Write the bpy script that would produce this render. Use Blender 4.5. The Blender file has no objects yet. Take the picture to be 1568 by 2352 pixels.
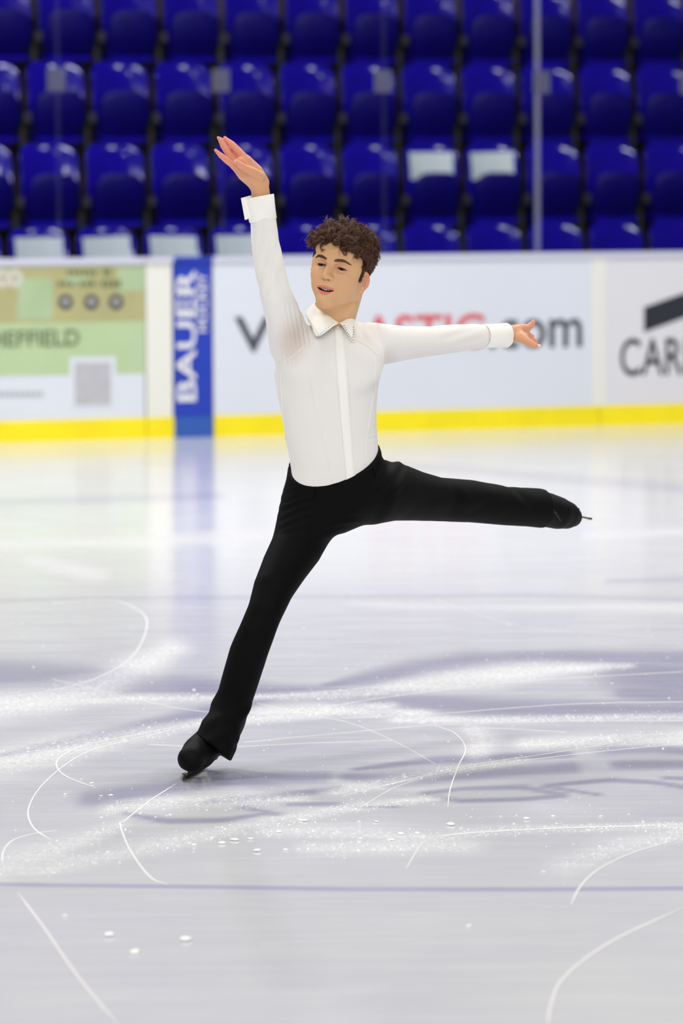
import bpy, math, random
import numpy as np
from mathutils import Vector, Matrix, Euler
from mathutils.bvhtree import BVHTree

random.seed(4); rng = np.random.default_rng(7)
S = bpy.context.scene
COL = S.collection

# ------------------------------------------------------------------ camera, world, lights, exposure
W_, H_ = 1568, 2352
F_PX = 10200.0
CAM_H = 1.59
PITCH = math.atan((1176 - 445) / F_PX)
ROLL = -0.0054
cam_d = bpy.data.cameras.new('camera')
cam = bpy.data.objects.new('camera', cam_d); COL.objects.link(cam)
cam_d.sensor_fit = 'VERTICAL'; cam_d.sensor_height = 36.0
cam_d.lens = F_PX / H_ * 36.0
cam_d.clip_end = 300
cam.matrix_world = Matrix.Translation((0, 0, CAM_H)) @ Matrix.Rotation(math.pi/2 - PITCH, 4, 'X') @ Matrix.Rotation(ROLL, 4, 'Z')
cam_d.dof.use_dof = True; cam_d.dof.focus_distance = 12.1; cam_d.dof.aperture_fstop = 3.7
S.camera = cam
S.view_settings.view_transform = 'Standard'; S.view_settings.look = 'None'
S.view_settings.gamma = 1.0; S.view_settings.exposure = 0.0
S.view_settings.use_curve_mapping = False
S.cycles.max_bounces = 4; S.cycles.diffuse_bounces = 3; S.cycles.glossy_bounces = 2; S.cycles.transmission_bounces = 2; S.cycles.transparent_max_bounces = 10
S.cycles.caustics_reflective = False; S.cycles.caustics_refractive = False

wd = bpy.data.worlds.new('arena_air'); S.world = wd; wd.use_nodes = True
wd.node_tree.nodes['Background'].inputs[0].default_value = (0.95, 0.97, 1.0, 1)
wd.node_tree.nodes['Background'].inputs[1].default_value = 0.10

def roof_and_fill_lamp(x, y, z, size, power, aim=None):
    l = bpy.data.lights.new('roof_and_fill_lamp', 'AREA'); l.energy = power; l.shape = 'SQUARE'; l.size = size
    l.color = (1.0, 0.978, 0.945)
    o = bpy.data.objects.new('roof_and_fill_lamp', l); COL.objects.link(o); o.location = (x, y, z)
    if aim is not None:
        o.rotation_euler = (Vector(aim) - Vector((x, y, z))).to_track_quat('-Z', 'Y').to_euler()
# arena lamps under the roof, over the ice; rearmost row added to brighten the skater
for yy, pw in ((-9, 640), (4, 75), (13, 310), (22, 590)):
    for xx in (-10, -3.4, 3.4, 10):
        roof_and_fill_lamp(xx, yy, 10.5, 1.6, pw, (xx*0.6, 11, 0.5) if yy < 0 else None)

# ------------------------------------------------------------------ pixel <-> world
MW = np.array(cam.matrix_world)
RC = MW[:3, :3]; CP = MW[:3, 3]
def ray(px, py):
    v = np.array([(px - 784) / F_PX, -(py - 1176) / F_PX, -1.0])
    return RC @ v
def P(px, py, Y):
    r = ray(px, py); t = (Y - CP[1]) / r[1]
    return CP + r * t
def G(px, py, z=0.0):
    r = ray(px, py); t = (z - CP[2]) / r[2]
    return CP + r * t
def proj(p):
    q = (np.asarray(p) - CP) @ RC
    return 784 + F_PX * q[..., 0] / -q[..., 2], 1176 - F_PX * q[..., 1] / -q[..., 2]
def pxm(Y):            # metres per pixel at depth Y
    return Y / F_PX

# ------------------------------------------------------------------ materials
def lin(r, g, b):
    f = lambda c: (c/255/12.92) if c/255 <= 0.04045 else ((c/255 + 0.055)/1.055)**2.4
    return (f(r), f(g), f(b), 1)
def N(nt, t, **kw):
    n = nt.nodes.new(t)
    for k, v in kw.items(): setattr(n, k, v)
    return n
def mat(name, col, rough=0.5, spec=0.5, metal=0.0, noise=None, bump=None, sheen=0.0, sss=0.0, coat=0.0, coords='Object'):
    m = bpy.data.materials.new(name); m.use_nodes = True; nt = m.node_tree
    b = nt.nodes['Principled BSDF']
    b.inputs['Base Color'].default_value = col
    b.inputs['Roughness'].default_value = rough
    b.inputs['Metallic'].default_value = metal
    b.inputs['Specular IOR Level'].default_value = spec
    if sheen: b.inputs['Sheen Weight'].default_value = sheen
    if coat: b.inputs['Coat Weight'].default_value = coat
    if sss:
        b.inputs['Subsurface Weight'].default_value = sss
        b.inputs['Subsurface Radius'].default_value = (0.012, 0.005, 0.003); b.inputs['Subsurface Scale'].default_value = 1.0
    tc = N(nt, 'ShaderNodeTexCoord')
    if noise:      # (scale, amount)
        nz = N(nt, 'ShaderNodeTexNoise'); nz.inputs['Scale'].default_value = noise[0]; nz.inputs['Detail'].default_value = 5
        nt.links.new(tc.outputs[coords], nz.inputs['Vector'])
        mr = N(nt, 'ShaderNodeMapRange'); mr.inputs[1].default_value = 0.3; mr.inputs[2].default_value = 0.7
        mr.inputs[3].default_value = 1 - noise[1]; mr.inputs[4].default_value = 1 + noise[1]
        nt.links.new(nz.outputs[0], mr.inputs[0])
        vm = N(nt, 'ShaderNodeVectorMath', operation='SCALE'); vm.inputs[0].default_value = col[:3]
        nt.links.new(mr.outputs[0], vm.inputs['Scale']); nt.links.new(vm.outputs[0], b.inputs['Base Color'])
    if bump:       # (scale, strength, distance, stretch)
        mp = N(nt, 'ShaderNodeMapping'); mp.inputs['Scale'].default_value = bump[3]
        nt.links.new(tc.outputs[coords], mp.inputs[0])
        nz = N(nt, 'ShaderNodeTexNoise'); nz.inputs['Scale'].default_value = bump[0]; nz.inputs['Detail'].default_value = 3
        nt.links.new(mp.outputs[0], nz.inputs['Vector'])
        bp = N(nt, 'ShaderNodeBump'); bp.inputs['Strength'].default_value = bump[1]; bp.inputs['Distance'].default_value = bump[2]
        nt.links.new(nz.outputs[0], bp.inputs['Height']); nt.links.new(bp.outputs[0], b.inputs['Normal'])
    return m

M = {}
M['board'] = mat('board_white', lin(213, 218, 229), 0.35, 0.4, noise=(1.2, 0.02))
M['board_warm'] = mat('board_cream', lin(226, 226, 219), 0.35, 0.4, noise=(1.2, 0.02))
M['board_lilac'] = mat('board_lilac_white', lin(217, 217, 223), 0.35, 0.4, noise=(1.2, 0.02))
M['yellow'] = mat('kick_yellow', lin(240, 222, 30), 0.4, 0.3, noise=(3, 0.05))
M['blue'] = mat('column_blue', lin(36, 62, 176), 0.35, 0.4, noise=(2, 0.08))
M['bluekick'] = mat('column_kick_blue', lin(48, 88, 170), 0.4, 0.4)
M['cap'] = mat('cap_rail_lilac', lin(205, 206, 224), 0.4)
M['ink_grey'] = mat('ink_slate', lin(72, 75, 86), 0.5)
M['ink_dark'] = mat('ink_navy', lin(36, 40, 50), 0.5)
M['ink_red'] = mat('ink_red', lin(214, 84, 92), 0.5)
M['ink_white'] = mat('ink_white', lin(226, 226, 228), 0.5)
M['ink_pale'] = mat('ink_pale_grey', lin(198, 199, 190), 0.5)
M['ink_green'] = mat('ink_dark_green', lin(96, 112, 78), 0.5)
M['ink_lgrey'] = mat('ink_light_grey', lin(176, 178, 184), 0.5)
M['poster'] = mat('poster_green', lin(178, 200, 156), 0.4, noise=(2.2, 0.05))
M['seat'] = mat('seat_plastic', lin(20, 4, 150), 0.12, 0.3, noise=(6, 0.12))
M['seat_shaded'] = mat('seat_plastic_shaded', lin(11, 2, 104), 0.4, 0.2, noise=(6, 0.15))  # seat plastic darkened: shade on the folded pan is put into the colour
M['metal_dark'] = mat('bracket_metal', lin(66, 66, 66), 0.45, 0.5, 0.6)
M['concrete'] = mat('tier_concrete', lin(62, 52, 40), 0.9, 0.2, noise=(3, 0.3))
M['back'] = mat('arena_wall', lin(150, 150, 156), 0.9, 0.2)
M['paper'] = mat('paper_white', lin(206, 218, 222), 0.7, noise=(9, 0.05))
M['shirt'] = mat('shirt_chiffon', lin(242, 240, 236), 0.75, 0.15, sheen=0.15, bump=(26, 0.10, 0.004, (1, 1, 0.22)))
_nt = M['shirt'].node_tree; _b = _nt.nodes['Principled BSDF']; _a = N(_nt, 'ShaderNodeAttribute', attribute_name='sheer')
_mx = N(_nt, 'ShaderNodeMix', data_type='RGBA'); _mx.inputs[6].default_value = lin(237, 234, 229); _mx.inputs[7].default_value = lin(214, 199, 186)     # thin cloth: skin shows through
_nt.links.new(_a.outputs['Fac'], _mx.inputs[0]); _nt.links.new(_mx.outputs[2], _b.inputs['Base Color'])
M['shirt_trim'] = mat('shirt_cotton', lin(248, 247, 240), 0.75, 0.15, bump=(500, 0.05, 0.001, (1, 1, 1)))
M['trouser'] = mat('trouser_cloth', lin(5, 5.5, 6), 0.75, 0.12, bump=(14, 0.22, 0.006, (0.7, 1, 2.2)))
M['boot'] = mat('boot_suede', lin(6, 6, 7), 0.65, 0.14, noise=(60, 0.15), bump=(300, 0.08, 0.001, (1, 1, 1)))
M['sole'] = mat('boot_sole', lin(10, 10, 11), 0.5)
M['steel'] = mat('blade_steel', lin(205, 200, 188), 0.22, 0.5, 1.0)
M['hair'] = mat('hair_brown', lin(96, 63, 44), 0.42, 0.4, noise=(30, 0.35))
M['hair_base'] = mat('hair_brown_base', lin(66, 42, 28), 0.7, 0.2, noise=(60, 0.3), bump=(120, 0.5, 0.006, (1, 1, 1)))
M['brow'] = mat('brow_hair', lin(104, 74, 58), 0.7, 0.2)
M['lash'] = mat('lash_black', lin(26, 20, 18), 0.7, 0.2)
M['eye'] = mat('eye_white', lin(150, 135, 125), 0.3, 0.5)
M['iris'] = mat('iris_dark', lin(20, 16, 15), 0.5, 0.2)
M['mouth'] = mat('mouth_inside', lin(64, 18, 16), 0.6)
M['teeth'] = mat('teeth', lin(226, 214, 200), 0.25, 0.5)
M['stud'] = mat('stud_metal', lin(120, 120, 124), 0.25, 0.5, 0.9)
M['silver'] = mat('silver', lin(225, 225, 228), 0.15, 0.5, 1.0)
M['nail'] = mat('nail_pink', lin(238, 196, 182), 0.18, 0.5)
M['button'] = mat('button_pearl', lin(238, 236, 230), 0.25, 0.5)
M['groove'] = mat('groove_snow', lin(238, 238, 236), 0.9, 0.1)
M['groove_soft'] = mat('groove_worn', lin(222, 219, 220), 0.9, 0.1)
M['snow'] = mat('snow_crumb', lin(250, 250, 248), 0.9, 0.1)

def glass_mat(name, tint, gloss):
    m = bpy.data.materials.new(name); m.use_nodes = True; nt = m.node_tree; nt.nodes.clear()
    o = N(nt, 'ShaderNodeOutputMaterial'); t = N(nt, 'ShaderNodeBsdfTransparent'); t.inputs[0].default_value = tint
    g = N(nt, 'ShaderNodeBsdfGlossy'); g.inputs['Roughness'].default_value = 0.05
    lw = N(nt, 'ShaderNodeFresnel'); lw.inputs[0].default_value = 1.3
    mm = N(nt, 'ShaderNodeMath', operation='MULTIPLY'); mm.inputs[1].default_value = gloss
    mx = N(nt, 'ShaderNodeMixShader')
    nt.links.new(lw.outputs[0], mm.inputs[0]); nt.links.new(mm.outputs[0], mx.inputs[0])
    nt.links.new(t.outputs[0], mx.inputs[1]); nt.links.new(g.outputs[0], mx.inputs[2]); nt.links.new(mx.outputs[0], o.inputs[0])
    return m
M['glass'] = glass_mat('rink_glass', (0.97, 0.98, 1.0, 1), 0.3)
def film_mat(name, col, alpha):
    m = mat(name, col, 0.6); m.node_tree.nodes['Principled BSDF'].inputs['Alpha'].default_value = alpha; return m
M['film'] = film_mat('glass_clip_film', lin(92, 94, 108), 0.5)
M['joint'] = film_mat('glass_joint', lin(170, 170, 190), 0.26)
M['joint_faint'] = film_mat('glass_joint_faint', lin(150, 150, 180), 0.02)

def skin_mat():
    m = mat('skin', lin(216, 170, 130), 0.5, 0.35, sss=0.12)
    nt = m.node_tree; b = nt.nodes['Principled BSDF']
    a = N(nt, 'ShaderNodeAttribute', attribute_name='tone')
    nt.links.new(a.outputs['Color'], b.inputs['Base Color'])
    return m
M['skin'] = skin_mat()

# ------------------------------------------------------------------ object helpers
def tag(o, label=None, cat=None, group=None, kind=None):
    if label: o['label'] = label
    if cat: o['category'] = cat
    if group: o['group'] = group
    if kind: o['kind'] = kind
    return o
def empty(name, loc=(0, 0, 0), rz=0):
    o = bpy.data.objects.new(name, None); COL.objects.link(o); o.location = loc; o.rotation_euler = (0, 0, rz)
    o.empty_display_size = 0.1
    return o
BASE = {}
def mobj(name, v, f, m, parent=None, smooth=True):
    """v: vertices in world coordinates (or local to the parent when the parent has no BASE entry)"""
    v = np.asarray(v, dtype=float).reshape(-1, 3)
    if parent is not None and parent.name in BASE: v = v - BASE[parent.name]
    me = bpy.data.meshes.new(name)
    if isinstance(f, np.ndarray):
        k = f.shape[1]; nf = len(f)
        me.vertices.add(len(v)); me.vertices.foreach_set('co', v.astype(np.float32).ravel())
        me.loops.add(nf * k); me.loops.foreach_set('vertex_index', f.astype(np.int32).ravel())
        me.polygons.add(nf); me.polygons.foreach_set('loop_start', np.arange(0, nf * k, k, dtype=np.int32))
        me.update(calc_edges=True); me.validate()
    else:
        me.from_pydata([tuple(p) for p in v], [], f); me.update()
    if smooth: me.polygons.foreach_set('use_smooth', np.ones(len(me.polygons), dtype=bool))
    me.materials.append(m)
    o = bpy.data.objects.new(name, me); COL.objects.link(o)
    if parent is not None:
        o.parent = parent
        if parent.name in BASE: BASE[o.name] = BASE[parent.name]
    return o
def thing(name, loc):
    o = empty(name, loc); BASE[o.name] = np.array(loc, dtype=float); return o
class MB:
    def __init__(s): s.v = []; s.f = []
    def add(s, v, f):
        n = len(s.v); s.v += [tuple(p) for p in v]; s.f += [tuple(i + n for i in q) for q in f]
    def hexa(s, c):      # 8 corners: bottom 4 ccw, top 4
        s.add(c, [(3, 2, 1, 0), (4, 5, 6, 7), (0, 1, 5, 4), (1, 2, 6, 5), (2, 3, 7, 6), (3, 0, 4, 7)])
    def box(s, c, d, ax=None):
        c = np.array(c, float); ax = np.eye(3) if ax is None else np.array(ax, float)
        pts = []
        for z in (-1, 1):
            for x, y in ((-1, -1), (1, -1), (1, 1), (-1, 1)):
                pts.append(c + ax[0]*x*d[0]/2 + ax[1]*y*d[1]/2 + ax[2]*z*d[2]/2)
        s.hexa(pts)
    def tube(s, pts, rad, n=8, cap=True):
        pts = [np.array(p, float) for p in pts]; rad = rad if hasattr(rad, '__len__') else [rad]*len(pts)
        b = len(s.v); up = np.array([0.13, 0.2, 0.97])
        for i, p in enumerate(pts):
            t = pts[min(i+1, len(pts)-1)] - pts[max(i-1, 0)]; t /= (np.linalg.norm(t) + 1e-12)
            a = np.cross(t, up); a = a/np.linalg.norm(a) if np.linalg.norm(a) > 1e-6 else np.array([1., 0, 0]); c = np.cross(t, a)
            for k in range(n):
                an = 2*math.pi*k/n; s.v.append(tuple(p + rad[i]*(math.cos(an)*a + math.sin(an)*c)))
        for i in range(len(pts)-1):
            for k in range(n):
                s.f.append((b+i*n+k, b+i*n+(k+1) % n, b+(i+1)*n+(k+1) % n, b+(i+1)*n+k))
        if cap:
            s.f.append(tuple(b+k for k in range(n))[::-1]); s.f.append(tuple(b+(len(pts)-1)*n+k for k in range(n)))
    def ball(s, c, r, n=8, m=6):
        c = np.array(c, float); r = np.array(r if hasattr(r, '__len__') else (r, r, r), float); b = len(s.v)
        s.v.append(tuple(c + r*np.array([0, 0, 1])))
        for i in range(1, m):
            th = math.pi*i/m
            for k in range(n):
                a = 2*math.pi*k/n; s.v.append(tuple(c + r*np.array([math.sin(th)*math.cos(a), math.sin(th)*math.sin(a), math.cos(th)])))
        s.v.append(tuple(c - r*np.array([0, 0, 1]))); e = len(s.v)-1
        for k in range(n): s.f.append((b, b+1+k, b+1+(k+1) % n)); s.f.append((e, b+1+(m-2)*n+(k+1) % n, b+1+(m-2)*n+k))
        for i in range(m-2):
            for k in range(n): s.f.append((b+1+i*n+k, b+1+(i+1)*n+k, b+1+(i+1)*n+(k+1) % n, b+1+i*n+(k+1) % n))
    def build(s, name, m, parent=None, smooth=False): return mobj(name, s.v, s.f, m, parent, smooth)

# ------------------------------------------------------------------ implicit surfaces
class Field:
    def __init__(s, lo, hi, h):
        s.lo = np.array(lo, float); s.h = h
        s.n = np.maximum(np.ceil((np.array(hi) - s.lo)/h).astype(int) + 1, 3)
        s.ax = [(s.lo[i] + h*np.arange(s.n[i])).astype(np.float32) for i in range(3)]
        s.d = np.full(tuple(s.n), 1.0, np.float32)
    def sl(s, lo, hi):
        r = []
        for i in range(3):
            a = int(max(0, math.floor((lo[i]-s.lo[i])/s.h))); b = int(min(s.n[i], math.ceil((hi[i]-s.lo[i])/s.h)+1))
            r.append(slice(a, max(a, b)))
        return tuple(r)
    def grid(s, q): return (s.ax[0][q[0]][:, None, None], s.ax[1][q[1]][None, :, None], s.ax[2][q[2]][None, None, :])
    def put(s, lo, hi, fn, k=0.0, op='add'):
        mg = k + 4*s.h; q = s.sl(np.array(lo)-mg, np.array(hi)+mg)
        if any(x.stop <= x.start for x in q): return
        b = fn(*s.grid(q)).astype(np.float32); a = s.d[q]
        if op == 'sub': b = -b; a2, b2 = -a, -b
        else: a2, b2 = a, b
        if k > 0:
            hh = np.maximum(k - np.abs(a2-b2), 0)/k; r = np.minimum(a2, b2) - hh*hh*k*0.25
        else: r = np.minimum(a2, b2)
        s.d[q] = r if op != 'sub' else -r
    def cone(s, p, q, r1, r2, k=0.0, op='add'):
        p = np.array(p, float); q = np.array(q, float); ba = q-p; L2 = float(ba@ba)+1e-12; mr = max(r1, r2)
        def fn(x, y, z):
            t = np.clip(((x-p[0])*ba[0]+(y-p[1])*ba[1]+(z-p[2])*ba[2])/L2, 0, 1)
            return np.sqrt((x-p[0]-t*ba[0])**2+(y-p[1]-t*ba[1])**2+(z-p[2]-t*ba[2])**2) - (r1+(r2-r1)*t)
        s.put(np.minimum(p, q)-mr, np.maximum(p, q)+mr, fn, k, op)
    def chain(s, pts, k=0.01):
        """exact union of cones along a path, blended once with what is there"""
        A = np.array([p[0] for p in pts], float); r = np.array([p[1] for p in pts], float)
        def fn(x, y, z):
            out = None
            for i in range(len(A)-1):
                p, ba = A[i], A[i+1]-A[i]; L2 = float(ba@ba)+1e-12
                t = np.clip(((x-p[0])*ba[0]+(y-p[1])*ba[1]+(z-p[2])*ba[2])/L2, 0, 1)
                d = np.sqrt((x-p[0]-t*ba[0])**2+(y-p[1]-t*ba[1])**2+(z-p[2]-t*ba[2])**2) - (r[i]+(r[i+1]-r[i])*t)
                out = d if out is None else np.minimum(out, d)
            return out
        s.put((A-r[:, None]).min(0), (A+r[:, None]).max(0), fn, k)
    def ell(s, c, r, k=0.0, op='add', R=None):
        c = np.array(c, float); r = np.array(r, float); R = np.eye(3) if R is None else np.array(R, float); mr = r.max()
        ext = np.sqrt(((R*r[None, :])**2).sum(1))
        def fn(x, y, z):
            X, Y, Z = x-c[0], y-c[1], z-c[2]
            u = [(R[0, i]*X+R[1, i]*Y+R[2, i]*Z) for i in range(3)]
            k0 = np.sqrt((u[0]/r[0])**2+(u[1]/r[1])**2+(u[2]/r[2])**2)
            k1 = np.sqrt((u[0]/r[0]**2)**2+(u[1]/r[1]**2)**2+(u[2]/r[2]**2)**2)
            return k0*(k0-1)/np.maximum(k1, 1e-6)
        s.put(c-ext, c+ext, fn, k, op)
    def loft(s, rows, k=0.0, yaw=0.0):
        """rows: (z, cx, cy, half width, half depth), z descending or ascending"""
        rows = sorted(rows); zz = [r[0] for r in rows]; A = np.array(rows, float)
        lo = [A[:, 1].min()-A[:, 3].max(), A[:, 2].min()-A[:, 4].max(), zz[0]]; hi = [A[:, 1].max()+A[:, 3].max(), A[:, 2].max()+A[:, 4].max(), zz[-1]]
        cs, sn = math.cos(yaw), math.sin(yaw)
        def fn(x, y, z):
            i = lambda j: np.interp(z, zz, A[:, j])
            u = x-i(1); v = y-i(2); w = i(3); d = i(4)
            u, v = u*cs+v*sn, -u*sn+v*cs
            q = np.sqrt((u/w)**2+(v/d)**2); g = np.sqrt((u/w**2)**2+(v/d**2)**2)
            return np.maximum(q*(q-1)/np.maximum(g, 1e-6), np.maximum(zz[0]-z, z-zz[-1]))
        s.put(lo, hi, fn, k)
    def cut(s, p, n):        # remove the side n points to
        p = np.array(p, float); n = np.array(n, float); n /= np.linalg.norm(n); x, y, z = s.grid((slice(None),)*3)
        s.d = np.maximum(s.d, ((x-p[0])*n[0]+(y-p[1])*n[1]+(z-p[2])*n[2]).astype(np.float32))
    def mesh(s):
        d = s.d; ins = d < 0
        c8 = [ins[i:d.shape[0]-1+i, j:d.shape[1]-1+j, k:d.shape[2]-1+k] for i in (0, 1) for j in (0, 1) for k in (0, 1)]
        cnt = sum(c.astype(np.int8) for c in c8); act = (cnt > 0) & (cnt < 8)
        I = np.argwhere(act); idx = np.full(act.shape, -1, np.int64); idx[act] = np.arange(len(I))
        off = [(i, j, k) for i in (0, 1) for j in (0, 1) for k in (0, 1)]
        val = [d[I[:, 0]+o[0], I[:, 1]+o[1], I[:, 2]+o[2]] for o in off]
        acc = np.zeros((len(I), 3)); num = np.zeros(len(I))
        for a in range(8):
            for b in range(a+1, 8):
                df = [off[b][i]-off[a][i] for i in range(3)]
                if sum(abs(t) for t in df) != 1: continue
                va, vb = val[a], val[b]; m = (va < 0) != (vb < 0); t = np.where(m, va/np.where(m, va-vb, 1), 0)
                for i in range(3): acc[:, i] += np.where(m, off[a][i]+t*df[i], 0)
                num += m
        V = s.lo + s.h*(I + acc/num[:, None])
        faces = []
        for ax in range(3):
            sa = [slice(None)]*3; sb = [slice(None)]*3; sa[ax] = slice(0, -1); sb[ax] = slice(1, None)
            A, B = ins[tuple(sa)], ins[tuple(sb)]
            E = np.argwhere(A != B); o1, o2 = [(1, 2), (2, 0), (0, 1)][ax]
            ok = (E[:, o1] > 0) & (E[:, o2] > 0) & (E[:, o1] < d.shape[o1]-1) & (E[:, o2] < d.shape[o2]-1); E = E[ok]
            flip = A[E[:, 0], E[:, 1], E[:, 2]]
            def cell(da, db):
                T = E.copy(); T[:, o1] -= da; T[:, o2] -= db; return idx[T[:, 0], T[:, 1], T[:, 2]]
            q = np.stack([cell(1, 1), cell(0, 1), cell(0, 0), cell(1, 0)], 1)
            q[~flip] = q[~flip][:, ::-1]; faces.append(q)
        Fq = np.concatenate(faces); Fq = Fq[(Fq >= 0).all(1)]
        return V, Fq
def vnormals(V, Fq):
    n = np.zeros_like(V); a, b, c, d = (V[Fq[:, i]] for i in range(4)); fn = np.cross(c-a, d-b)
    for i in range(4): np.add.at(n, Fq[:, i], fn)
    return n/np.maximum(np.linalg.norm(n, axis=1, keepdims=True), 1e-12)
def smooth_mesh(V, Fq, it=2, lam=0.5):
    for _ in range(it):
        acc = np.zeros_like(V); cnt = np.zeros(len(V))
        for i in range(4):
            for j in ((i+1) % 4, (i-1) % 4):
                np.add.at(acc, Fq[:, i], V[Fq[:, j]]); np.add.at(cnt, Fq[:, i], 1)
        V = V + lam*(acc/np.maximum(cnt, 1)[:, None]-V)
    return V

def vnoise(p, scale, seed=0):
    """cheap smooth 3-d noise from random sines, about -1..1"""
    r = np.random.default_rng(seed); out = 0
    for _ in range(7):
        k = r.normal(size=3)*scale; out = out + np.sin(p @ k + r.uniform(0, 6.28))
    return out/3.5

# ================================================================== ICE
def soft_strokes(px, py, strokes, soft):
    """largest coverage 0..1 over tapered strokes given in pixels of the photograph (x, y, half thickness)"""
    out = np.zeros_like(px)
    for st in strokes:
        for (x0, y0, t0), (x1, y1, t1) in zip(st[:-1], st[1:]):
            dx, dy = x1-x0, (y1-y0); L = dx*dx+dy*dy
            t = np.clip(((px-x0)*dx+(py-y0)*dy)/L, 0, 1)
            th = t0+(t1-t0)*t
            dd = np.sqrt(((px-x0-t*dx)*0.55)**2+(py-y0-t*dy)**2)
            e = np.maximum(th*soft, 1.5)
            q = np.clip((th+e*0.5-dd)/e, 0, 1); out = np.maximum(out, q*q*(3-2*q))
    return out
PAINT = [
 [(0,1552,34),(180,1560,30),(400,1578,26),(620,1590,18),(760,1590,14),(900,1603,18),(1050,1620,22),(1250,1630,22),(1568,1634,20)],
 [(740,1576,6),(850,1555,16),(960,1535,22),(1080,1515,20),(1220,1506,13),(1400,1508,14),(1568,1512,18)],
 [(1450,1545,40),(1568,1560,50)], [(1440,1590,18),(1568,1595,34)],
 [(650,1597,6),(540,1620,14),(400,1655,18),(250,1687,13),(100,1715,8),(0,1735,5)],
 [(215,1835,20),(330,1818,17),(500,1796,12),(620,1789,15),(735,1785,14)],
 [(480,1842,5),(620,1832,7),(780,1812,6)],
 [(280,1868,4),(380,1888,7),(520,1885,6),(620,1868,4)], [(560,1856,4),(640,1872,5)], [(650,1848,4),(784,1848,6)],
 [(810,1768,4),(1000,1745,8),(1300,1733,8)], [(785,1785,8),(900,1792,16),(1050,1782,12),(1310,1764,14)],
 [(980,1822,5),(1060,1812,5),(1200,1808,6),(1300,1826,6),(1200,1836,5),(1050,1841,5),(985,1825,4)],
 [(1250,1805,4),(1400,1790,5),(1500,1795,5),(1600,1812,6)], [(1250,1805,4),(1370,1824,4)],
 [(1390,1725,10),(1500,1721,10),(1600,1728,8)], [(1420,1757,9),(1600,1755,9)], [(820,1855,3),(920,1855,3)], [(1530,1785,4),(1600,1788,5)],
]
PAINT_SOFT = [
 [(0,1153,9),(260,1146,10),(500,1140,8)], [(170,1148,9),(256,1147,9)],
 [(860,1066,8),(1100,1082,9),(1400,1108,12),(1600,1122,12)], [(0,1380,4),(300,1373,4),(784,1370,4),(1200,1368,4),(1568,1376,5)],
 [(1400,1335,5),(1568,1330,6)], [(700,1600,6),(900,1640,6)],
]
LINE = [[(-60,2030,4.5),(100,2033,4.5),(400,2036,5),(784,2042,5),(1200,2043,5),(1640,2040,5)]]
FROST = [
 [(-40,1625,30),(120,1605,26),(230,1580,24),(320,1535,26),(395,1490,18)],
 [(0,1618,14),(300,1604,9),(600,1600,6),(850,1592,9),(1000,1563,20),(1150,1547,22),(1300,1533,13),(1450,1528,5)],
 [(0,1750,26),(130,1722,26),(300,1688,15),(450,1662,10),(700,1640,10),(900,1618,8)],
 [(590,1636,10),(760,1628,12),(980,1640,8)], [(900,1655,6),(1250,1650,7),(1600,1645,8)],
 [(280,1895,10),(120,1958,22),(-20,2000,30)], [(80,2000,14),(350,1945,16),(600,1893,11),(800,1858,10),(1000,1835,6)],
 [(600,1910,10),(784,1915,14),(1000,1925,14),(1120,1908,9),(1600,1893,7)], [(700,1950,12),(1080,1945,14)],
 [(1300,1985,22),(1420,1945,20),(1600,1905,14)], [(1085,1680,14),(1105,1700,18),(1095,1730,14)], [(1200,1712,10),(1400,1700,13),(1600,1694,14)],
 [(760,1820,9),(980,1780,9),(1200,1745,7)],
 [(0,1248,10),(300,1243,10),(700,1228,10)], [(80,1290,12),(220,1322,14)], [(500,1240,14),(640,1232,12)],
 [(250,1860,14),(420,1845,16),(700,1835,8)], [(800,1385,5),(1100,1395,6),(1600,1400,8)], [(1350,1230,8),(1600,1220,8)],
]
xs = np.unique(np.concatenate([[-26, -16, -9, -5], np.arange(-3.2, 3.2, 0.03), [3.2, 5, 9, 16, 26]]))
ys = np.unique(np.round(np.concatenate([[-8, -2, 3, 6], np.arange(7.6, 10.0, 0.035), np.arange(10.0, 10.4, 0.008), np.arange(10.4, 13.6, 0.016),
                               np.arange(13.6, 16, 0.03), np.arange(16, 31, 0.09), [31, 33, 40]]), 4))
gx, gy = np.meshgrid(xs, ys, indexing='xy')
V = np.stack([gx, gy, np.zeros_like(gx)], -1).reshape(-1, 3)
ny, nx = gx.shape
ii = (np.arange(ny-1)[:, None]*nx + np.arange(nx-1)[None, :]).reshape(-1)
Fi = np.stack([ii, ii+1, ii+1+nx, ii+nx], 1)

# trace of the boards on the ice
B0, B1 = G(0, 1017), G(1568, 973)
E1 = (B1-B0)/np.linalg.norm(B1-B0); NB = np.array([E1[1], -E1[0], 0.0])      # NB points to the ice
EZ = np.array([0, 0, 1.0])
keep = ((V[Fi].mean(1) - B0) @ NB) > -0.25
Fi = Fi[keep]
ice = mobj('floor', V, Fi, M['snow'], None, True); tag(ice, 'white ice sheet with faded grey-violet markings and skate scratches', 'ice', kind='structure')
front = V[:, 1] > 6.5
px = np.full(len(V), -9999.0); py = np.full(len(V), -9999.0)
px[front], py[front] = proj(V[front])
def attr(o, name, val):
    a = o.data.attributes.new(name, 'FLOAT', 'POINT'); a.data.foreach_set('value', val.astype(np.float32))
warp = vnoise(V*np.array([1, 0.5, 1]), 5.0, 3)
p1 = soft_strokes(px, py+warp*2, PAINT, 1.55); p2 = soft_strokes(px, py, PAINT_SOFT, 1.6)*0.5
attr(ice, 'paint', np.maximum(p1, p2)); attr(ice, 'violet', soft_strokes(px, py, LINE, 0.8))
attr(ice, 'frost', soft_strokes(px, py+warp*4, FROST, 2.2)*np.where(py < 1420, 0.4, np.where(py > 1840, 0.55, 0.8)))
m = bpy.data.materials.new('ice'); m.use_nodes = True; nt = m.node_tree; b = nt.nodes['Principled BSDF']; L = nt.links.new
tc = N(nt, 'ShaderNodeTexCoord')
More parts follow.
